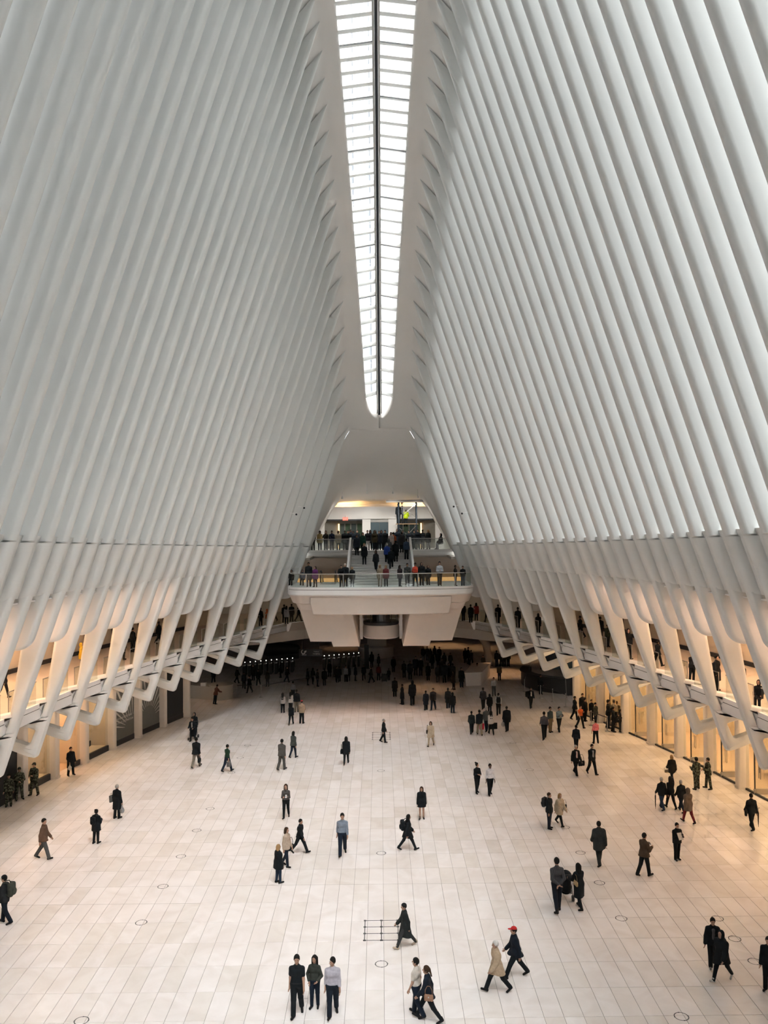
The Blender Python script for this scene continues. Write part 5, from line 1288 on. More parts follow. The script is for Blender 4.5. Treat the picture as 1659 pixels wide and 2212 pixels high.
# ------------------------------------------------------------------ carried things
def rbox(x, y, z, r, vox=.014):
    f = Field(); n = 2
    for sx in (-1, 1):
        for sy in (-1, 1): f.cone((sx*(x-r), sy*max(0.0, y-r), -z + r), (sx*(x-r), sy*max(0.0, y-r), z - r), r, r, 1.0, .0)
    f.cone((-(x-r), 0, 0), (x-r, 0, 0), min(z, y) * .98, min(z, y) * .98, 1.0, 0)
    f.ell((0, 0, 0), (x*1.02, y*1.05, z*1.02), .02)
    return f
def bag(root, v, rz, kind, label, col, size=1.0, group=None, pat=None):
    p = on_person(root, v); a = root.rotation_euler[2] + math.radians(rz); m = fabric(col, pat)
    cat = {'backpack': 'backpack', 'handbag': 'handbag', 'shopping': 'shopping bag', 'plastic': 'plastic bag', 'folder': 'folder'}[kind]
    o = tag(empty({'shopping': 'shopping_bag', 'plastic': 'plastic_bag'}.get(kind, kind), p, a), label, cat, group); o.scale = (size,) * 3
    if kind == 'backpack':
        link_obj('main_sack', field_mesh(rbox(.15, .09, .22, .07), 'main_sack', .014), m, o)
        f = Field(); f.ell((0, .10, -.06), (.11, .045, .11), .02); link_obj('front_pocket', field_mesh(f, 'front_pocket', .014), m, o)
        for s in (-1, 1): MB().tube([(s*.09, -.08, .18), (s*.10, -.13, .24), (s*.11, -.24, .22), (s*.115, -.33, .08), (s*.12, -.24, -.10), (s*.10, -.08, -.16)], .016, 6).build('strap', m, o, True)
        MB().tube([(-.04, -.04, .20), (-.03, -.03, .25), (.03, -.03, .25), (.04, -.04, .20)], .009, 6).build('grab_loop', m, o, True)
    elif kind == 'handbag':
        link_obj('bag_body', field_mesh(rbox(.16, .055, .12, .05), 'bag_body', .012), m, o)
        MB().tube([(-.13, 0, .08), (-.12, 0, .26), (-.05, 0, .40), (.05, 0, .40), (.12, 0, .26), (.13, 0, .08)], .010, 6).build('strap', m, o, True)
        MB().box(-.02, .02, -.062, -.05, .02, .06).build('clasp', M_STEEL, o)
    elif kind == 'shopping':
        MB().hexa([(-.15, -.05, -.20), (.15, -.05, -.20), (.15, .05, -.20), (-.15, .05, -.20), (-.17, -.06, .20), (.17, -.06, .20), (.17, .06, .20), (-.17, .06, .20)]).build('bag_body', m, o)
        for y in (-.055, .055): MB().tube([(-.07, y, .19), (-.06, y*.5, .32), (.06, y*.5, .32), (.07, y, .19)], .007, 6).build('handle', m, o, True)
    elif kind == 'plastic':
        f = Field(); f.ell((0, 0, -.05), (.13, .09, .15), .03); f.cone((0, 0, .02), (0, 0, .18), .07, .025, 1.0, .04); link_obj('bag_body', field_mesh(f, 'bag_body', .013), m, o)
        MB().tube([(-.03, 0, .17), (-.03, 0, .28), (.03, 0, .28), (.03, 0, .17)], .008, 6).build('handle', m, o, True)
    elif kind == 'folder':
        MB().box(-.30, .30, -.015, .015, -.21, .21).build('cover', m, o); MB().tube([(-.07, 0, .21), (-.05, 0, .26), (.05, 0, .26), (.07, 0, .21)], .009, 6).build('handle', m, o, True)
    return o
def W(r, i=1, k=.1, dz=0.0):
    J = root_J[r.name]; p = J['wri%d' % i] + J['fd%d' % i] * k; return (p[0], p[1], p[2] + dz)
def back(r, dz=.30): J = root_J[r.name]; p = J['up']((0, .27, dz)); return tuple(p)
LB = (.30, .31, .32)
bag(pl['ponytail'], (.24, .06, .86), 90, 'handbag', 'tan shoulder bag on the ponytailed woman', (.30, .17, .11), .8)
bag(pl['cape'], back(pl['cape']), 0, 'backpack', 'black backpack on the woman walking right', BK)
bag(pl['triobeige'], (.22, -.10, .80), 0, 'handbag', 'black shoulder bag on the beige-jacketed woman', BK)
bag(pl['longhair'], (.30, .0, .80), 90, 'handbag', 'black satchel at the hip of the long-haired woman', BK, 1.05)
bag(pl['trench'], (-.26, .05, .98), 90, 'handbag', 'brown shoulder bag on the trench-coated woman', (.05, .04, .03), 1.0)
bag(pl['blackpack'], back(pl['blackpack'], .30), 0, 'backpack', 'small black backpack with a round badge', BK, .8)
bag(pl['coatbags'], W(pl['coatbags'], 0, .09, -.28), 0, 'plastic', 'pale plastic bag of the man in the long coat', LB)
bag(pl['coatbags'], (.30, .06, 1.0), 90, 'shopping', 'grey tote on the arm of the long-coated man', (.12, .12, .11), .8)
bag(pl['edgepack'], back(pl['edgepack']), 0, 'backpack', 'olive-grey backpack at the left edge', (.05, .055, .045), 1.1)
bag(pl['shopman'], W(pl['shopman'], 0, .08, -.26), 0, 'plastic', 'white plastic bag of the man at the doorway', (.6, .58, .56), .85)
bag(pl['khaki'], W(pl['khaki'], 0, .08, -.3), 90, 'handbag', 'dark holdall carried by the man in khaki trousers', BK, 1.0)
bag(pl['green'], W(pl['green'], 0, .08, -.22), 45, 'shopping', 'grey striped carrier of the person in dark green', (.14, .14, .14), .7, pat='stripe')
bag(pl['tie'], W(pl['tie'], 1, .05, -.12), 0, 'handbag', 'black case under the arm of the man with a tie', BK, 1.2)
bag(pl['suitpack'], (-.28, .05, 1.15), 0, 'backpack', 'black rucksack slung by the man near the cafe', BK)
bag(pl['pack2'], back(pl['pack2']), 0, 'backpack', 'grey rucksack beside the blonde woman', CH, 1.0)
bag(pl['parka'], (.24, -.12, 1.0), 0, 'handbag', 'dark bag held by the blonde woman', BK, .75)
bag(pl['fawnhead'], W(pl['fawnhead'], 1, .08, -.2), 0, 'handbag', 'pale handbag of the fawn-haired woman', (.35, .27, .19), .7)
bag(pl['printback'], (.30, .05, .85), 60, 'handbag', 'black messenger bag near the right edge', BK, 1.1)
bag(pl['pram'], (.21, .10, 1.05), 80, 'handbag', 'straw bag on the shoulder of the woman with the pram', (.40, .29, .15), .75)
bag(pl['pointb'], (-.25, .22, .95), 60, 'handbag', 'black holdall behind the white trainers, right edge', BK, 1.1)
bag(pl['g2'], W(pl['g2'], 0, .08, -.30), 0, 'shopping', 'bright red shopping bag of the khaki-trousered man', (.55, .03, .06), .95)
bag(pl['g4'], W(pl['g4'], 0, .10, -.25), 0, 'folder', 'large black folder carried by the white jacket', BK, 1.0)
bag(pl['g5'], W(pl['g5'], 1, .08, -.25), 0, 'plastic', 'white plastic bag of the large man in black', (.55, .54, .52), 1.1)
bag(pl['g8'], back(pl['g8']), 0, 'backpack', 'black backpack on the white-shirted person', BK)
bag(pl['q9'], (-.30, .0, .95), 0, 'handbag', 'large black shoulder bag at the end of the queue', BK, 1.3)
bag(pl['q9'], W(pl['q9'], 1, .1, -.05), 0, 'shopping', 'small tan paper bag in the second queue', (.6, .42, .25), .55)
def umbrella(root, v, label):
    p = on_person(root, v); o = tag(empty('umbrella', p), label, 'umbrella')
    MB().tube([(0, 0, 0), (0, 0, .10), (0, 0, .12), (0, 0, .62), (0, 0, .70)], [.008, .012, .018, .034, .012], 8).build('folded_canopy', fabric(BK), o, True)
    MB().tube([(0, 0, .70), (0, 0, .80), (.0, 0, .84), (.04, 0, .87), (.07, 0, .84)], .011, 8).build('hooked_handle', M_BLACK, o, True)
umbrella(pl['brolly'], (.34, -.08, .05), 'closed black umbrella beside the man in jeans')
umbrella(pl['printback'], (-.36, -.05, .10), 'closed black umbrella near the right edge')
def slip(root, label, name, cat, col, sx, sy, i=1):
    J = root_J[root.name]; p = on_person(root, J['wri%d' % i] + J['fd%d' % i] * .13); o = tag(empty(name, p, root.rotation_euler[2]), label, cat)
    b_ = MB().box(-sx/2, sx/2, -.004, .004, -sy*.35, sy*.65).build('sheet' if name != 'phone' else 'case', fabric(col), o)
    if name == 'phone': MB().box(-sx/2+.006, sx/2-.006, .004, .006, -sy*.33, sy*.63).build('screen', M_DOORGLASS, o)
    o.rotation_euler = (math.radians(-35), 0, root.rotation_euler[2])
slip(pl['greytop'], 'phone in the hands of the grey-topped woman', 'phone', 'phone', (.5, .5, .5), .08, .15)
slip(pl['reader'], 'phone read by the man in black, right floor', 'phone', 'phone', (.02, .02, .02), .08, .15)
slip(pl['reader'], 'white paper under the arm of the reading man', 'paper', 'paper', (.65, .62, .58), .21, .29, 0)
slip(pl['brownjk'], 'phone held by the man in the brown jacket', 'phone', 'phone', (.05, .05, .05), .08, .15)
slip(pl['h2'], 'white paper held by the woman in the white jacket', 'paper', 'paper', (.65, .62, .58), .21, .29)
slip(pl['sky'], 'phone held by the man in the pale blue shirt', 'phone', 'phone', (.05, .05, .05), .08, .15)
def pram(px, py, rz, label):
    p = at_z(px, py); o = tag(empty('pram', (p.x, p.y, 0), math.radians(rz)), label, 'pram'); m = fabric(BK)
    for x in (-.24, .24):
        for y, r in ((-.36, .085), (.32, .11)):
            for q in (-.03, .03):
                w = MB(); n = 14
                w.add([(x + q - .018, y + r*math.cos(2*math.pi*k/n), r + r*math.sin(2*math.pi*k/n)) for k in range(n)] + [(x + q + .018, y + r*math.cos(2*math.pi*k/n), r + r*math.sin(2*math.pi*k/n)) for k in range(n)],
                      [tuple(range(n)), tuple(range(2*n - 1, n - 1, -1))] + [(k, n + k, n + (k+1) % n, (k+1) % n) for k in range(n)]); w.build('wheel', M_BLACK, o)
        MB().tube([(x, -.36, .09), (x, .05, .48), (x, .42, .98), (x*.9, .52, 1.04)], .016, 6).build('frame_tube', M_STEEL, o, True); MB().tube([(x, .32, .11), (x, .0, .55)], .016, 6).build('frame_tube', M_STEEL, o, True)
    MB().tube([(-.22, .52, 1.04), (.22, .52, 1.04)], .02, 8).build('push_handle', M_BLACK, o, True)
    f = Field(); f.cone((0, -.12, .40), (0, .14, .46), .19, .20, 1.0, .05); f.cone((0, .14, .46), (0, .26, .78), .20, .18, 1.0, .05); f.cuts.append((0, -.8, .6, .33)); link_obj('seat', field_mesh(f, 'seat', .02), m, o)
    f = Field(); f.ell((0, .12, .80), (.24, .27, .25), .02); f.cuts.append((0, -.45, -.9, -.72)); link_obj('canopy', field_mesh(f, 'canopy', .02), m, o)
    f = Field(); f.ell((0, .02, .24), (.18, .22, .09), .02); link_obj('basket', field_mesh(f, 'basket', .02), m, o)
pram(1222, 1938, 172, 'black pram pushed by the woman in the black coat')
pram(418, 1596, 0, 'black pram by the left arcade')

ORD = ['leftmost', 'second', 'third', 'fourth', 'fifth', 'sixth', 'seventh', 'eighth', 'ninth', 'tenth', 'eleventh', 'twelfth', 'thirteenth', 'fourteenth', 'fifteenth', 'sixteenth', 'seventeenth', 'eighteenth', 'nineteenth', 'twentieth']
ORD += ['twenty-' + w for w in ['first'] + ORD[1:9]] + ['thirtieth'] + ['thirty-' + w for w in ['first'] + ORD[1:9]]
def nth(k): return ORD[0] + ' one' if k == 0 else ORD[k] + ' from the left'
# ------------------------------------------------------------------ crowd in the dim concourse
rnd = random.Random(11)
KEYS = ['stand', 'walk', 'walk2', 'coat', 'ladywalk', 'stand', 'heavy', 'lady', 'hood']
def C(fx, fy, hy, key=None, label=None, tc=None, bc=None, heading=None, z=0.0, d=None, group=None, hc='black'):
    p = at_z(fx, fy, z) if d is None else at_d(fx, fy, d); h = max(1.45, min(1.9, (fy - hy) * p.y / FPX))
    key = key or rnd.choice(KEYS); heading = rnd.choice([0, 0, 170, 180, 190, 20, -20, 80, -80]) if heading is None else heading
    return crowd((p.x, p.y, z), heading + math.degrees(math.atan2(p.x, p.y)) * 1, key, label, tc or rnd.choice([BK, BK, NV, (.016, .016, .018), (.02, .018, .016)]), bc or rnd.choice([BK, DJ, BK, CH]), h, hc, rnd.choice('lmmd'), group)
GL = 'dark silhouettes under the far platform'; LAB = 'dark silhouetted person in the crowd under the far platform'
for k_, (fx, fy, hy) in enumerate(sorted([(920, 1534, 1492), (936, 1534, 1486), (968, 1530, 1486), (978, 1540, 1496), (891, 1523, 1470), (853, 1505, 1464), (869, 1522, 1478), (980, 1490, 1449), (873, 1464, 1428), (886, 1468, 1428), (898, 1459, 1418), (909, 1460, 1420),
                   (914, 1427, 1400), (923, 1427, 1400), (934, 1445, 1416), (939, 1425, 1398), (949, 1428, 1401), (946, 1440, 1413), (960, 1442, 1410), (973, 1442, 1416), (946, 1474, 1435), (960, 1475, 1430), (970, 1472, 1432), (978, 1475, 1433), (850, 1452, 1424),
                   (802, 1475, 1440), (818, 1445, 1417), (795, 1440, 1411), (803, 1442, 1408), (1012, 1435, 1398), (1005, 1432, 1400), (1018, 1438, 1404), (1083, 1440, 1406), (1090, 1440, 1402), (1098, 1440, 1404), (930, 1432, 1402), (955, 1460, 1422), (925, 1470, 1433)])):
    C(fx, fy, hy, None, 'dark silhouette in the crowd under the far platform, ' + nth(k_), group=GL)
GL2 = 'dark silhouettes by the ticket gates'; LAB2 = 'dark silhouetted traveller near the ticket gates on the left'
for k_, (fx, fy, hy) in enumerate(sorted([(578, 1483, 1452), (606, 1464, 1435), (527, 1488, 1458), (539, 1497, 1464), (558, 1481, 1452), (512, 1476, 1442), (461, 1478, 1456), (665, 1480, 1451), (686, 1483, 1446), (701, 1481, 1444), (727, 1474, 1444), (733, 1474, 1445), (753, 1472, 1440), (768, 1471, 1439), (547, 1470, 1440), (620, 1474, 1442), (676, 1478, 1450), (712, 1462, 1432), (786, 1470, 1438)])):
    C(fx, fy, hy, None, 'dark silhouetted traveller by the ticket gates, ' + nth(k_), group=GL2)
C(747, 1473, 1442, 'stand', 'person in pale grey top near the ticket gates', (.22, .23, .24)); C(818, 1470, 1435, 'stand', 'person in dark red top with luggage, under the platform', (.09, .015, .015))
C(840, 1470, 1452, 'stand', 'small child standing under the platform', BK).scale = (.62,) * 3
C(997, 1485, 1442, 'coat', 'man in dark suit and hat beside the lit desk', BK, heading=0); C(1031, 1467, 1434, 'phone', 'person in white and black at the lit desk', (.32, .3, .28), heading=90); C(1079, 1470, 1437, 'stand', 'person in olive jacket in the orange light', (.10, .085, .05), heading=170)
C(1044, 1448, 1416, 'stand', 'lone dark figure behind the lit desk', heading=0); C(1073, 1440, 1405, 'stand', 'dark figure left of the far-right trio', heading=180)
C(1058, 1540, 1510, 'hood', 'child in dark hooded jacket behind the white jacket', BK, heading=170).scale = (.8,) * 3
# galleries
GG_ = 'people on the galleries behind the ribs'
def Gp(fx, fy, hy, key, label, tc=BK, bc=BK, heading=0):
    o = C(fx, fy, hy, key, label, tc, bc, heading, z=ZB); r = o.location.x / o.location.y; d = o.location.y
    if d < 66 and abs(r) * d < Xf(d) + .55:
        for _ in range(60):
            if abs(r) * d >= Xf(d) + .55: break
            d += .05
        o.location.x, o.location.y = r * d, d
Gp(287, 1409, 1356, 'stand', 'dark figure on the left gallery between two ribs', heading=160); Gp(343, 1392, 1342, 'walk', 'dark figure on the left gallery, farther along', heading=90); Gp(176, 1445, 1392, 'hood', 'person in yellow coat on the left gallery', (.65, .42, .04), heading=120); Gp(8, 1508, 1450, 'ladywalk', 'striding dark figure on the left gallery at the edge', heading=90); Gp(268, 1425, 1375, 'stand', 'figure in dark grey behind the gallery glass, left', CH, heading=100)
Gp(563, 1353, 1314, 'stand', 'dark figure on the far-left gallery beside the last rib', heading=170); Gp(591, 1343, 1300, 'point', 'x') if False else Gp(591, 1343, 1300, 'shirt', 'person in yellow-green shirt on the far-left gallery', (.45, .5, .04), heading=-30)
Gp(577, 1347, 1316, 'sit', 'person in orange crouching on the far-left gallery', (.55, .14, .05), heading=150); Gp(614, 1345, 1306, 'stand', 'dark figure left of the pale top, far-left gallery', heading=170); Gp(619, 1348, 1311, 'lady', 'woman in pale top on the far-left gallery', (.3, .3, .3), heading=170); Gp(630, 1343, 1306, 'heavy', 'broad dark figure right of the pale top, far-left gallery', heading=180); Gp(645, 1343, 1316, 'ladywalk', 'dark figure half behind the platform support, left', heading=90)
Gp(1001, 1341, 1306, 'stand', 'dark figure half behind the platform support, right', heading=180); Gp(1017, 1345, 1306, 'coat', 'dark figure left of the red coat, far-right gallery', heading=170); Gp(1029, 1347, 1314, 'lady', 'woman in dark red coat on the far-right gallery', (.22, .03, .025), heading=160); Gp(1053, 1349, 1316, 'ladywalk', 'dark figure right of the red coat, far-right gallery', heading=200); Gp(1061, 1351, 1309, 'lady', 'woman in grey coat on the far-right gallery', (.16, .15, .12), heading=200); Gp(1076, 1349, 1306, 'heavy', 'broad figure in black beside the last right rib', heading=190)
Gp(1119, 1364, 1316, 'stand', 'dark figure on the right gallery, farthest opening', heading=170); Gp(1163, 1371, 1326, 'lady', 'dark figure on the right gallery, second opening', heading=170); Gp(1254, 1378, 1330, 'walk', 'dark figure on the right gallery, fourth opening', heading=-90); Gp(1297, 1384, 1332, 'stand', 'tall dark figure on the right gallery, fifth opening', heading=170); Gp(1313, 1398, 1368, 'phone', 'figure in dark green on the right gallery, fifth opening', (.025, .035, .02), heading=0)
Gp(1346, 1400, 1354, 'stand', 'dark figure behind the patterned dress, right gallery', heading=120); Gp(1358, 1424, 1357, 'ladywalk', 'woman in black with patterned bag, right gallery', heading=-20); Gp(1421, 1440, 1385, 'walk', 'striding figure on the right gallery', heading=90); Gp(1496, 1489, 1430, 'lean', 'figure in black leaning at the right gallery rail', heading=120); Gp(1533, 1490, 1424, 'stand', 'figure in black behind the couple, right gallery', heading=0); Gp(1549, 1507, 1427, 'coat', 'figure in long black coat on the right gallery', heading=20); Gp(1604, 1500, 1440, 'stand', 'dark figure at the gallery shop, right', heading=180); Gp(1640, 1540, 1476, 'sit', 'seated dark figure on the right gallery at the edge', heading=-60)
# landing (level 9.5 m)
def L_(fx, fy, hy, key, label, tc=BK, bc=BK, heading=0, d=60.4, hc='black'):
    C(fx, fy, hy, key, label, tc, bc, heading, z=ZL, d=d, hc=hc)
L_(667, 1269, 1216, 'coat', 'bald man in long black coat on the landing, left end', d=60.9); L_(681, 1269, 1224, 'lady', 'woman in purple coat on the landing', (.13, .03, .14), heading=-15, d=60.5); L_(738, 1268, 1219, 'lean', 'man in black leaning on the landing rail', d=60.2); L_(746, 1268, 1218, 'heavy', 'white-capped man in black at the landing rail', d=60.6, hc='white'); L_(761, 1268, 1226, 'lady', 'fair-haired woman in black at the landing rail', d=60.4, hc='fair')
L_(821, 1269, 1222, 'lady', 'woman in patterned beige at the middle of the landing', (.26, .2, .14), (.26, .2, .14), hc='fair'); L_(834, 1269, 1223, 'lady', 'woman in dark red coat on the landing', (.13, .025, .03), hc='fair'); L_(864, 1268, 1222, 'lady', 'long-haired woman in black with a pink scarf, landing', (.03, .02, .024), DJ, heading=40); L_(880, 1268, 1218, 'phone', 'person in grey top on the landing', (.06, .065, .065)); L_(897, 1268, 1217, 'folded', 'man in orange-red jumper on the landing', (.6, .07, .04), heading=-40); L_(911, 1266, 1216, 'hood', 'hooded figure in black beside the orange-red jumper', d=61); L_(925, 1264, 1223, 'hood', 'person in black with a pale hat on the landing', d=61.4, hc='fair'); L_(950, 1267, 1214, 'folded', 'man in pale blue shirt with crossed arms on the landing', (.5, .55, .62)); L_(984, 1266, 1221, 'stand', 'man in black at the right end of the landing', (.012, .012, .012), heading=60); L_(1000, 1266, 1226, 'phone', 'person in dark jacket and jeans, right end of landing', BK, (.05, .08, .14))
L_(630, 1262, 1241, 'sit', 'worker in white hard hat at the left of the landing', CH, d=62.5); L_(654, 1262, 1240, 'sit', 'second worker in white hard hat on the landing', (.04, .06, .1), d=62.5)
# on the stairs
def S_(fx, hy, key, label, d, tc=BK, bc=BK, heading=0, hc='black', h=1.7):
    z = zstair(d); p = at_d(fx, 1200, d); crowd((p.x, d, z), heading, key, label, tc, bc, h, hc, rnd.choice('lmd'))
S_(812, 1208, 'ladywalk', 'woman descending the stair with a bag', 64.6, heading=-10); S_(787, 1179, 'lady', 'fair-haired woman in black descending the stair', 66.2, hc='fair'); S_(771, 1150, 'heavy', 'man in white cap and dark jacket on the stair, left', 68.2, NV, heading=10); S_(784, 1160, 'lady', 'person in green jacket on the stair', 68.9, (.01, .05, .035)); S_(845, 1195, 'walk', 'man in black climbing behind the blue jacket', 65.2, heading=180)
S_(836, 1171, 'walk2', 'person in bright blue jacket and grey hat on the stair', 66.4, (.02, .05, .22), heading=180, hc='grey'); S_(855, 1165, 'coat', 'person in long black coat climbing the stair', 67.0, heading=180); S_(878, 1167, 'stand', 'person in dark blue with a rucksack on the stair', 67.2, (.03, .05, .08), heading=170); S_(868, 1150, 'heavy', 'person in dark plaid jacket high on the stair', 68.8, (.03, .03, .032), heading=180); S_(850, 1148, 'stand', 'person in orange jacket at the top of the stair', 69.2, (.6, .14, .05), heading=180); S_(845, 1160, 'lady', 'woman in pale pink at the top of the stair', 68.9, (.45, .36, .33), heading=0); S_(840, 1172, 'hood', 'person in grey hood on the stair', 67.3, GR, heading=180)
# upper deck (level 11.82 m)
def U_(fx, hy, key, label, d=70.6, tc=BK, bc=BK, heading=0, hc='black', h=1.7):
    p = at_d(fx, 1180, d); crowd((p.x, d, ZU), heading, key, label, tc, bc, h, hc, rnd.choice('lmd'))
U_(676, 1149, 'lean', 'man in black leaning on the upper rail, far left'); U_(691, 1148, 'lady', 'woman in mustard cardigan at the upper rail', tc=(.5, .36, .16)); U_(704, 1149, 'raise', 'person in grey raising a camera at the upper rail', tc=(.05, .05, .045)); U_(717, 1150, 'phone', 'person in dark blue with a white bag, upper rail', tc=(.012, .02, .05)); U_(731, 1148, 'hood', 'person in beige hooded coat at the upper rail', tc=(.33, .27, .2)); U_(745, 1147, 'heavy', 'broad person in black at the upper rail'); U_(754, 1150, 'stand', 'person in black next to the stair parapet, upper deck')
DK = 'dark visitors crowding the upper deck'; DL = 'dark-clothed visitor in the crowd on the upper deck'
for k_, (fx, dd_, key) in enumerate(sorted([(751, 72, 'stand'), (758, 72.3, 'stand'), (763, 71.5, 'heavy'), (772, 72.5, 'stand'), (800, 71.2, 'lady'), (819, 71.3, 'stand'), (824, 71, 'lady'), (832, 70.8, 'heavy'), (883, 71.5, 'stand'), (895, 71.8, 'stand'), (903, 70.8, 'coat'), (913, 72, 'stand'), (870, 72.5, 'phone'), (858, 71.5, 'hood')])):
    p = at_d(fx, 1180, dd_); crowd((p.x, dd_, ZU), rnd.choice([0, 20, -20, 180]), key, 'dark-clothed visitor in the upper deck crowd, ' + nth(k_), rnd.choice([BK, NV]), BK, rnd.uniform(1.62, 1.8), 'black', rnd.choice('lmd'), DK)
U_(794, 1145, 'stand', 'man in black top and white trousers, upper deck', 71, bc=(.5, .48, .45)); U_(811, 1142, 'raise', 'person photographing with raised arms, upper deck', 71.4); U_(809, 1150, 'lady', 'woman with a yellow scarf on the upper deck', 70.7, tc=(.05, .04, .02)); U_(925, 1148, 'lady', 'fair-haired woman in black at the right upper rail', 70.7, hc='fair', heading=-40); U_(979, 1144, 'phone', 'man in olive jacket at the right upper rail', 70.5, tc=(.14, .11, .04), bc=DJ); U_(953, 1167, 'sit', 'seated figure in black on the right upper deck', 71.0, heading=-60)
# ------------------------------------------------------------------ fixed furniture and signs
def text_obj(parent, body, size, mat, M):
    cu = bpy.data.curves.new('lettering', 'FONT'); cu.body = body; cu.size = size; cu.align_x = 'CENTER'; cu.align_y = 'CENTER'; cu.extrude = .004; cu.materials.append(mat)
    t = bpy.data.objects.new('lettering', cu); COL.objects.link(t); t.parent = parent; t.matrix_local = M; return text_to_mesh(t)
def face_cam(x, y, z): return Matrix(((1, 0, 0, x), (0, 0, -1, y), (0, 1, 0, z), (0, 0, 0, 1)))
M_NAVYSTEEL = principled('navy_painted_steel', (.018, .03, .045), .5, noise=.1)
M_ALU = principled('aluminium', (.22, .21, .20), .6, metal=.2, noise=.05)
M_PLANK = principled('timber_plank', (.40, .24, .12), .8, noise=.2)
M_WHITETXT = principled('white_lettering', (.75, .75, .73), .6)
M_SIGN = principled('black_sign_board', (.006, .008, .011), .4)
# scaffold tower on the upper deck
dS = 73.2
def sx(px): return at_d(px, 1150, dS).x
def sz(py): return at_d(880, py, dS).z
sc_ = tag(empty('scaffold_tower', (sx(880), dS, ZU)), 'navy steel scaffold tower with a long aluminium beam, right of the lift', 'scaffold')
def loc_(x, y, z): return (x - sx(880), y - dS, z - ZU)
for x in (861.5, 899.5):
    for dy in (-.55, .55): MB().tube([loc_(sx(x), dS + dy, ZU), loc_(sx(x), dS + dy, sz(1083))], .065, 8).build('standard_pole', M_NAVYSTEEL, sc_, True)
MB().tube([loc_(sx(869.5), dS, sz(1131)), loc_(sx(869.5), dS, sz(1092))], .06, 8).build('hoist_mast', M_NAVYSTEEL, sc_, True)
f = Field(); f.ell((0, 0, 0), (.13, .13, .10), .02); f.cone((0, 0, -.05), (0, 0, -.2), .06, .04); o = link_obj('hoist_head', field_mesh(f, 'hoist_head', .02), M_PLANK, sc_); o.location = loc_(sx(869), dS, sz(1085))
for a, b, w in (((864, 1091), (898, 1118), .035), ((871, 1112), (898, 1089), .07), ((866, 1170), (898, 1136), .05), ((862, 1140), (898, 1172), .04)):
    MB().bar(loc_(sx(a[0]), dS - .55, sz(a[1])), loc_(sx(b[0]), dS - .55, sz(b[1])), w).build('brace', M_STEEL, sc_)
MB().box(*[c for p in zip(loc_(sx(855), dS - .6, sz(1132.5)), loc_(sx(903), dS + .6, sz(1131))) for c in p]).build('work_platform', M_PLANK, sc_)
for y in (1131, 1150, 1172): MB().bar(loc_(sx(861.5), dS - .55, sz(y)), loc_(sx(899.5), dS - .55, sz(y)), .05).build('ledger', M_NAVYSTEEL, sc_)
MB().bar(loc_(sx(834), dS - .75, sz(1083)), loc_(sx(926), dS - .75, sz(1083)), .10, .22).build('beam', M_ALU, sc_)
MB().bar(loc_(sx(834), dS - .81, sz(1081.5)), loc_(sx(926), dS - .81, sz(1081.5)), .02, .05).build('beam_lip', M_DARK, sc_)
text_obj(sc_, 'ARNS', .17, M_BLACK, face_cam(sx(913) - sx(880), -.82, sz(1083.4) - ZU))
zp = sz(1131)
wk = crowd((sx(861), dS - .1, zp), 180, 'stand', 'worker in black at the scaffold top', BK, BK, 1.75); wk['label'] = 'worker in black standing on the scaffold platform'
wk = crowd((sx(877), dS, zp - .3), 170, 'lean', 'worker in lime-green top bending on the scaffold', (.45, .6, .02), BK, 1.6)
# exit sign over the left street doors
p = at_d(746, 1121, DW - .1)
ex = tag(empty('exit_sign', p), 'small red exit sign above the left street doors', 'sign')
MB().box(-.24, .24, -.05, .05, -.14, .14).build('sign_box', principled('red_lit_sign', (.8, .18, .12), .5, emit=(1.0, .22, .15), estr=.35), ex)
text_obj(ex, 'EXIT', .2, M_WHITETXT, face_cam(0, -.056, 0))
MB().tube([(0, 0, .14), (0, 0, .3)], .02).build('bracket', M_STEEL, ex)
# small security cameras on the rib walls
for i, (px, py, d, lab) in enumerate([(657, 1097, 62, 'upper left'), (640, 1111, 60, 'lower left'), (980, 1094, 62, 'upper right'), (998, 1109, 60, 'lower right')]):
    p = at_d(px, py, d); s = -1 if px < 820 else 1
    c = tag(empty('security_camera', p), 'tiny black security camera on the ribs, %s of the far deck' % lab, 'camera', 'security cameras on the ribs')
    MB().lathe([(0, -.08), (.06, -.06), (.075, 0), (.05, .05), (0, .06)], 12).build('dome', M_BLACK, c, True); MB().bar((0, 0, .04), (s*.45, 0, .1), .05).build('bracket', M_FASCIA, c)
# escalators on the landing
for s, lab in ((-1, 'left'), (1, 'right')):
    e = tag(empty('escalator', (s*4.0, 63.5, ZL)), 'black escalator rising behind the landing rail on the %s' % lab, 'escalator')
    for x in (-.55, .55):
        MB().tube([(x, -.3, .15), (x, -.35, .75), (x, -.15, .98), (x, .3, 1.0), (x, 1.2, .75), (x, 3.6, -.65)], .05, 8).build('handrail', M_BLACK, e, True)
        MB().add([(x, -.2, .1), (x, .3, .95), (x, 3.6, -.7), (x, 3.6, -1.6), (x, .3, 0), (x+.02, -.2, .1), (x+.02, .3, .95), (x+.02, 3.6, -.7), (x+.02, 3.6, -1.6), (x+.02, .3, 0)], [(0, 1, 2, 3, 4), (9, 8, 7, 6, 5)]).build('glass_side', M_GLASS, e)
    for k in range(6): MB().box(-.5, .5, .0 + k*.4, .4 + k*.4, -.05 - k*.2, .02 - k*.2).build('tread', M_STEEL, e)
    MB().box(-.6, .6, -.4, .1, 0, .05).build('floor_plate', M_STEEL, e)
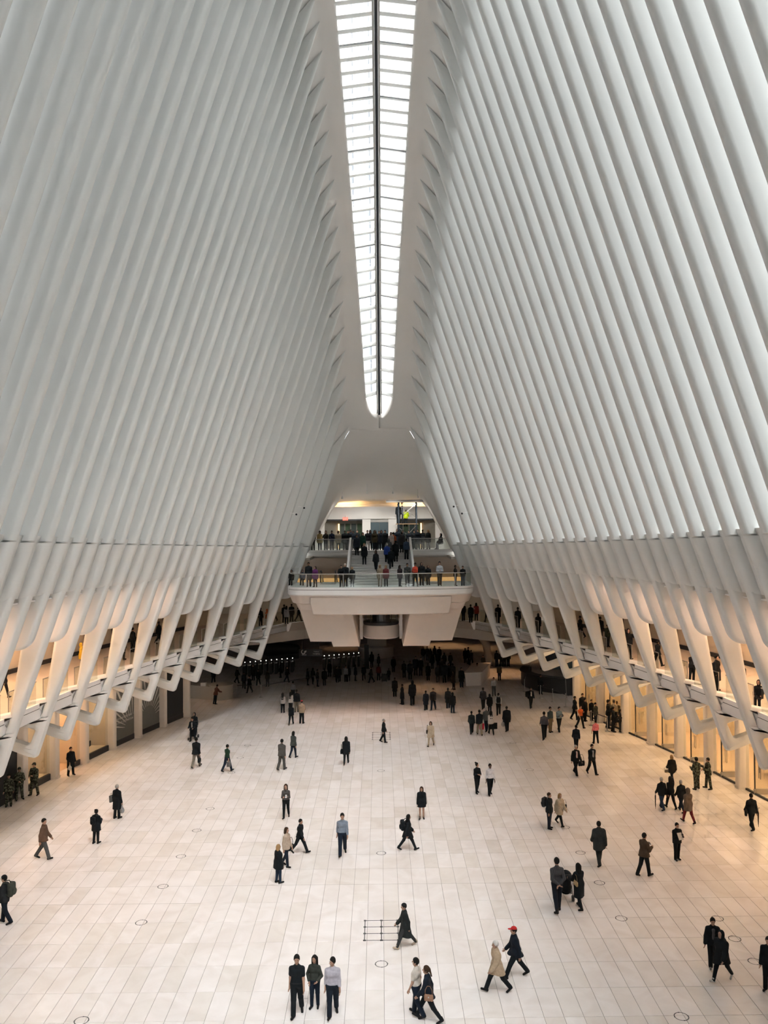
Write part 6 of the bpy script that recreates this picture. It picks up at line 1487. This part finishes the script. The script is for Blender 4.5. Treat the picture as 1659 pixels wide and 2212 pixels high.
# ticket gates
M_GATELAMP = principled('white_gate_lamp', (1, 1, .95), .5, emit=(1, .95, .85), estr=1.6)
gp_ = [(529 + 11.45 * k, 1430.5 - 1.02 * k) for k in range(10)] + [(700.5 + 10.6 * k, 1416.5 - .92 * k) for k in range(8)]
for k, (px, py) in enumerate(gp_):
    p = at_z(px, py, 1.25)
    gt = tag(empty('ticket_gate', (p.x, p.y, 0)), ('black ticket gate in the longer left row, ' + nth(k) if k < 10 else 'black ticket gate in the shorter right row, ' + nth(k - 10)), 'ticket gate', 'ticket gates, left row' if k < 10 else 'ticket gates, right row')
    MB().box(-.12, .12, -.7, .7, 0, 1.0).build('cabinet', M_BLACK, gt); MB().box(-.13, .13, -.75, -.4, 1.0, 1.06).build('reader', M_STEEL, gt)
    MB().tube([(0, 0, 1.0), (0, 0, 1.2)], .03).build('lamp_post', M_BLACK, gt); MB().lathe([(0, 1.2), (.04, 1.21), (.04, 1.27), (0, 1.28)], 10).build('lamp', M_GATELAMP, gt, True)
    MB().box(.14, .24, .1, .13, .4, .95).build('paddle', M_GLASS, gt)
# hanging sign to the trains
p0, p1 = at_d(646, 1417, 74), at_d(696, 1402, 74)
sg = tag(empty('direction_sign', ((p0.x + p1.x) / 2, 74, (p0.z + p1.z) / 2)), 'black hanging sign to the trains above the ticket gates', 'sign')
w_, h_ = (p1.x - p0.x) / 2, (p1.z - p0.z) / 2
MB().box(-w_, w_, -.06, .06, -h_, h_).build('board', M_SIGN, sg)
for x in (-w_*.7, w_*.7): MB().tube([(x, 0, h_), (x, 0, 4.6 - sg.location.z)], .02).build('hanger', M_BLACK, sg)
mk = MB(); 
mk.lathe([(.20, -.01), (.20, .01), (.13, .01), (.13, -.01), (.20, -.01)], 20, 0, 0, math.radians(100), math.radians(330)); V = [(-w_*.62 + v[0], -.07 + v[2], .07 + v[1]) for v in mk.V]
link_obj('emblem', mesh('emblem', V, mk.F), M_WHITETXT, sg); MB().hexa([(-w_*.58, -.075, -.0), (-w_*.40, -.075, .02), (-w_*.40, -.065, .02), (-w_*.58, -.065, 0), (-w_*.50, -.075, .17), (-w_*.32, -.075, .19), (-w_*.32, -.065, .19), (-w_*.50, -.065, .17)]).build('emblem', M_WHITETXT, sg)
text_obj(sg, 'PATH', .16, M_WHITETXT, face_cam(-w_*.55, -.07, -.2)); text_obj(sg, 'Trains to', .13, M_WHITETXT, face_cam(w_*.5, -.07, .08)); text_obj(sg, 'New Jersey', .13, M_WHITETXT, face_cam(w_*.5, -.07, -.1))
# long dark kiosk beside the sign
p = at_z(607, 1432); ks = tag(empty('ticket_kiosk', (p.x, p.y + 3, 0)), 'long dark rounded kiosk beyond the left ticket gates', 'kiosk')
f = Field(); f.cone((-1.5, 0, 1.0), (1.2, 0, .95), .85, .5, .9, .05); link_obj('shell', field_mesh(f, 'shell', .07), M_BLACK, ks); MB().box(-1.6, 1.5, -.5, .5, 0, .5).build('base', M_DARK, ks)
# booth drum and totem under the platform
p = at_z(812, 1424); bt = tag(empty('information_booth', (p.x, p.y + 1.6, 0)), 'round warm-lit information booth under the platform', 'booth')
auto_smooth(MB().lathe([(0, .02), (1.75, .02), (1.85, .1), (1.85, 1.05), (1.95, 1.1), (1.95, 1.18), (1.4, 1.18), (0, 1.1)], 32).build('counter', M_STONE, bt), 40); MB().box(-.9, 1.1, -.2, .8, 1.15, 2.4).build('back_cabinet', M_DIM, bt)
p = at_z(792, 1444); tt = tag(empty('totem_sign', (p.x, p.y, 0)), 'tall black totem sign beside the round booth', 'sign'); MB().box(-.22, .22, -.1, .1, .05, 2.3).build('board', M_SIGN, tt); MB().box(-.3, .3, -.2, .2, 0, .06).build('base_plate', M_BLACK, tt)
p = at_z(726, 1462); tt = tag(empty('totem_sign', (p.x, p.y, 0)), 'low black notice board among the gate crowd', 'sign'); MB().box(-.28, .28, -.05, .05, .3, 1.6).build('board', M_SIGN, tt); MB().box(-.3, .3, -.2, .2, 0, .3).build('base_plate', M_BLACK, tt)
# reception desks
pA, pB = at_z(405, 1500), at_z(500, 1513); dk = tag(empty('reception_desk', (pB.x, pB.y, 0)), 'long grey stone reception desk at the left', 'desk')
L = pB.x - pA.x
MB().hexa([(-L - 4, 3.2, 0), (-1.6, .2, 0), (-1.6, 1.2, 0), (-L - 4, 4.2, 0), (-L - 4, 3.2, 1.05), (-1.6, .2, 1.05), (-1.6, 1.2, 1.05), (-L - 4, 4.2, 1.05)]).build('counter', M_DIM, dk)
auto_smooth(MB().lathe([(0, 0), (.95, 0), (.95, 1.08), (1.0, 1.1), (1.0, 1.16), (0, 1.16)], 28, -1.0, .9).build('rounded_end', M_DIM, dk), 40); MB().box(-2.6, -2.2, .6, .9, 1.05, 1.3).build('flower_vase', M_WHITETXT, dk)
pA = at_z(1020, 1483); dk = tag(empty('reception_desk', (pA.x, pA.y + .8, 0)), 'orange-lit stone desk at the right of the concourse', 'desk')
MB().hexa([(-.5, -.6, 0), (.8, -.4, 0), (2.2, 4.2, 0), (.9, 4.4, 0), (-.6, -.7, 1.1), (.8, -.5, 1.1), (2.2, 4.2, 1.1), (.8, 4.4, 1.1)]).build('counter', M_STONE, dk); MB().hexa([(-.7, -.8, 1.1), (.9, -.6, 1.1), (2.3, 4.3, 1.1), (.7, 4.5, 1.1), (-.7, -.8, 1.18), (.9, -.6, 1.18), (2.3, 4.3, 1.18), (.7, 4.5, 1.18)]).build('worktop', M_COLUMN, dk)
# rope posts
def stanchion(px, py, lab, grp):
    p = at_z(px, py); o = tag(empty('rope_post', (p.x, p.y, 0)), lab, 'rope post', grp)
    MB().lathe([(0, 0), (.17, 0), (.17, .02), (.03, .05), (.025, .95), (.04, .97), (.04, 1.02), (0, 1.03)], 12).build('post', M_STEEL, o, True); return p
for grp, lab, pts in (('rope posts by the cafe', 'steel rope post in the line by the cafe', [(1133, 1494), (1139, 1474), (1146, 1454), (1168, 1508), (1194, 1516), (1222, 1527)]), ('rope posts by the desk', 'steel rope post in the line by the grey desk', [(564, 1506), (618, 1496), (679, 1485), (512, 1505)]), ('rope posts at the queue', 'steel rope post standing by the queue', [(1277, 1567), (1312, 1580)])):
    P_ = [stanchion(x, y, lab + ', ' + nth(sorted(q[0] for q in pts).index(x)), grp) for x, y in pts]
    seq = {'rope posts by the cafe': [(0, 1), (1, 2), (3, 4), (4, 5)], 'rope posts by the desk': [(3, 0), (0, 1), (1, 2)], 'rope posts at the queue': [(0, 1)]}[grp]
    for i, (a, b) in enumerate(seq):
        A, B = P_[a], P_[b]
        o = tag(empty('belt_barrier', A), 'dark belt, %s, from the post %s' % (grp, nth(sorted(q[0] for q in pts).index(pts[a][0]))), 'belt', grp + ' belts')
        MB().bar((0, 0, .93), tuple(Vector((B.x - A.x, B.y - A.y, .93))), .01, .05).build('webbing', M_BLACK, o)
# dark cafe at the right end of the arcade
pC = at_z(1190, 1500); cf = tag(empty('cafe_counter', (pC.x, pC.y, 0)), 'dark curved cafe counter at the end of the right arcade', 'counter')
auto_smooth(MB().lathe([(0, 0), (4.2, 0), (4.3, .1), (4.3, 1.15), (4.4, 1.2), (4.4, 1.28), (3.6, 1.28), (3.6, .0)], 30, 2.6, 4.0, math.radians(150), math.radians(290)).build('counter', M_BLACK, cf), 40)
MB().box(0.2, 5.5, 6.0, 6.2, 1.6, 3.4).build('menu_board', M_SIGN, cf); MB().box(0, 5.8, 4.2, 4.4, 1.3, 2.0).build('glass_display', M_DOORGLASS, cf)
p = at_z(1232, 1508); ea = tag(empty('easel_sign', (p.x, p.y, 0)), 'small easel sign in front of the dark cafe', 'sign'); MB().hexa([(-.35, 0, .2), (.35, 0, .2), (.35, .05, .2), (-.35, .05, .2), (-.35, .3, 1.6), (.35, .3, 1.6), (.35, .35, 1.6), (-.35, .35, 1.6)]).build('board', M_SIGN, ea)
for x in (-.3, .3): MB().bar((x, -.05, 0), (x, .33, 1.7), .04).build('leg', M_ALU, ea)
MB().bar((0, .7, 0), (0, .33, 1.7), .04).build('leg', M_ALU, ea)
# dark arch by the orange concourse
p = at_z(1038, 1440); ar = tag(empty('dark_arch', (p.x, p.y, 0)), 'dark curved arch rising beside the orange concourse', 'arch')
MB().tube([(.6, 0, 0), (.75, 0, 1.0), (.6, 0, 2.2), (0, 0, 3.2), (-.9, 0, 4.1)], .42, 10).build('arch_limb', M_DIM, ar, True); MB().box(.1, 1.2, -.4, .4, 0, .1).build('foot', M_DIM, ar)
p = at_z(818, 1472); lg = tag(empty('suitcase', (p.x + .5, p.y - .3, 0)), 'black wheeled suitcase beside the dark red top', 'suitcase'); link_obj('case', field_mesh(rbox(.24, .15, .34, .06, .02), 'case', .02), M_BLACK, lg).location = (0, 0, .4)
MB().tube([(-.1, 0, .7), (-.1, 0, 1.0), (.1, 0, 1.0), (.1, 0, .7)], .015, 6).build('handle', M_STEEL, lg, True)
for x in (-.18, .18): MB().box(x - .02, x + .02, -.04, .04, 0, .08).build('wheel', M_BLACK, lg)
# mannequin and stand in the lit display window, left arcade
a, b, xa, xb = bay(-1, 10); mq = tag(empty('mannequin', (-(xa + .75), a + .9, .34)), 'dark draped mannequin in the lit left window', 'mannequin')
f = Field(); f.cone((0, 0, .55), (0, 0, 1.25), .17, .20, 1.1, .05); f.cone((-.12, 0, 1.3), (.12, 0, 1.3), .09, .09, 1.0, .05); f.cone((0, 0, .5), (0, 0, .1), .2, .24, 1.0, .05); link_obj('draped_coat', field_mesh(f, 'draped_coat', .03), fabric((.03, .035, .03)), mq)
MB().tube([(0, 0, 0), (0, 0, 1.5)], .02).build('pole', M_STEEL, mq); f = Field(); f.cone((0, 0, 1.42), (0, 0, 1.52), .05, .05); link_obj('neck_cap', field_mesh(f, 'neck_cap', .02), M_BLACK, mq)
rk = tag(empty('clothes_stand', (-(xa + .85), a + 1.75, .34)), 'thin steel clothes stand beside the mannequin', 'clothes stand')
MB().tube([(-.25, 0, .02), (-.25, 0, 1.3), (0, 0, 1.5), (.25, 0, 1.3), (.25, 0, .02)], .014, 6).build('frame', M_STEEL, rk, True); MB().box(-.3, .3, -.15, .15, 0, .03).build('base', M_STEEL, rk)
for q, dx in enumerate((-.12, .1)):
    sh_ = tag(empty('boot', (-(xa + .55) + dx * .3, a + 2.15 + dx, .34)), 'dark boot on the lit window plinth, %s one' % ('nearer' if q == 0 else 'farther'), 'boot'); f = Field(); f.cone((0, 0, .05), (0, -.18, .045), .05, .045); f.cone((0, .0, .06), (0, .01, .28), .05, .05); link_obj('boot_upper', field_mesh(f, 'boot_upper', .014), fabric(BK), sh_); MB().box(-.05, .05, -.22, .06, 0, .02).build('sole', M_BLACK, sh_)
for k in (6, 10):
    a, b, xa, xb = bay(-1, k); area('window_lamp', (-((xa + xb) / 2 + .8), (a + b) / 2, 5.05), 1.0, 2.0, 32, (1.0, .72, .45))
a, b, xa, xb = bay(-1, 8); area('window_lamp', (-((xa + xb) / 2 + 1.6), (a + b) / 2, 5.05), 1.0, 2.0, 22, (1.0, .62, .36))
# tables, laptops and lamps inside the right-hand shop
LAMPG = 'glowing lamp shades in the right-hand shop'
for k, off, lab in ((2, 2.4, 'nearest the right edge'), (4, 2.6, 'second from the right edge'), (6, 2.6, 'third from the right edge')):
    a, b, xa, xb = bay(1, k); cx_, cy_ = xa + off, (a + b) / 2
    tb = tag(empty('display_table', (cx_, cy_, 0)), 'long dark-edged display table in the right shop, ' + lab, 'table', 'display tables in the right shop')
    MB().box(-.55, .55, -1.2, 1.2, .86, .94).build('tabletop', M_PLANK, tb); MB().box(-.57, .57, -1.22, 1.22, .74, .86).build('apron', M_BLACK, tb)
    for x in (-.48, .48):
        for y in (-1.1, 1.1): MB().box(x - .04, x + .04, y - .04, y + .04, 0, .74).build('leg', M_BLACK, tb)
    for q, y in enumerate((-.7, 0, .7)):
        lp = tag(empty('laptop', (cx_ - .1, cy_ + y, .94)), 'open dark laptop on the display table %s, %s place' % (lab, ['near', 'middle', 'far'][q]), 'laptop', 'laptops on the display tables')
        MB().box(-.12, .12, -.17, .17, 0, .018).build('keyboard_half', M_BLACK, lp); MB().hexa([(.12, -.17, .01), (.135, -.17, .01), (.135, .17, .01), (.12, .17, .01), (.19, -.17, .23), (.205, -.17, .23), (.205, .17, .23), (.19, .17, .23)]).build('screen_half', M_SIGN, lp)
    for q, y in enumerate((-.6, .6)):
        if k == 4: continue
        sl = tag(empty('pendant_lamp', (cx_ + .8, cy_ + y, 3.2)), 'glowing pendant lamp shade in the right shop, %s, %s one' % (lab, 'nearer' if q == 0 else 'farther'), 'lamp', LAMPG)
        MB().lathe([(.22, 0), (.27, .5), (.1, .52), (0, .52)], 16).build('shade', M_WHITELAMP, sl, True); MB().tube([(0, 0, .52), (0, 0, 2.1)], .01).build('cord', M_BLACK, sl)
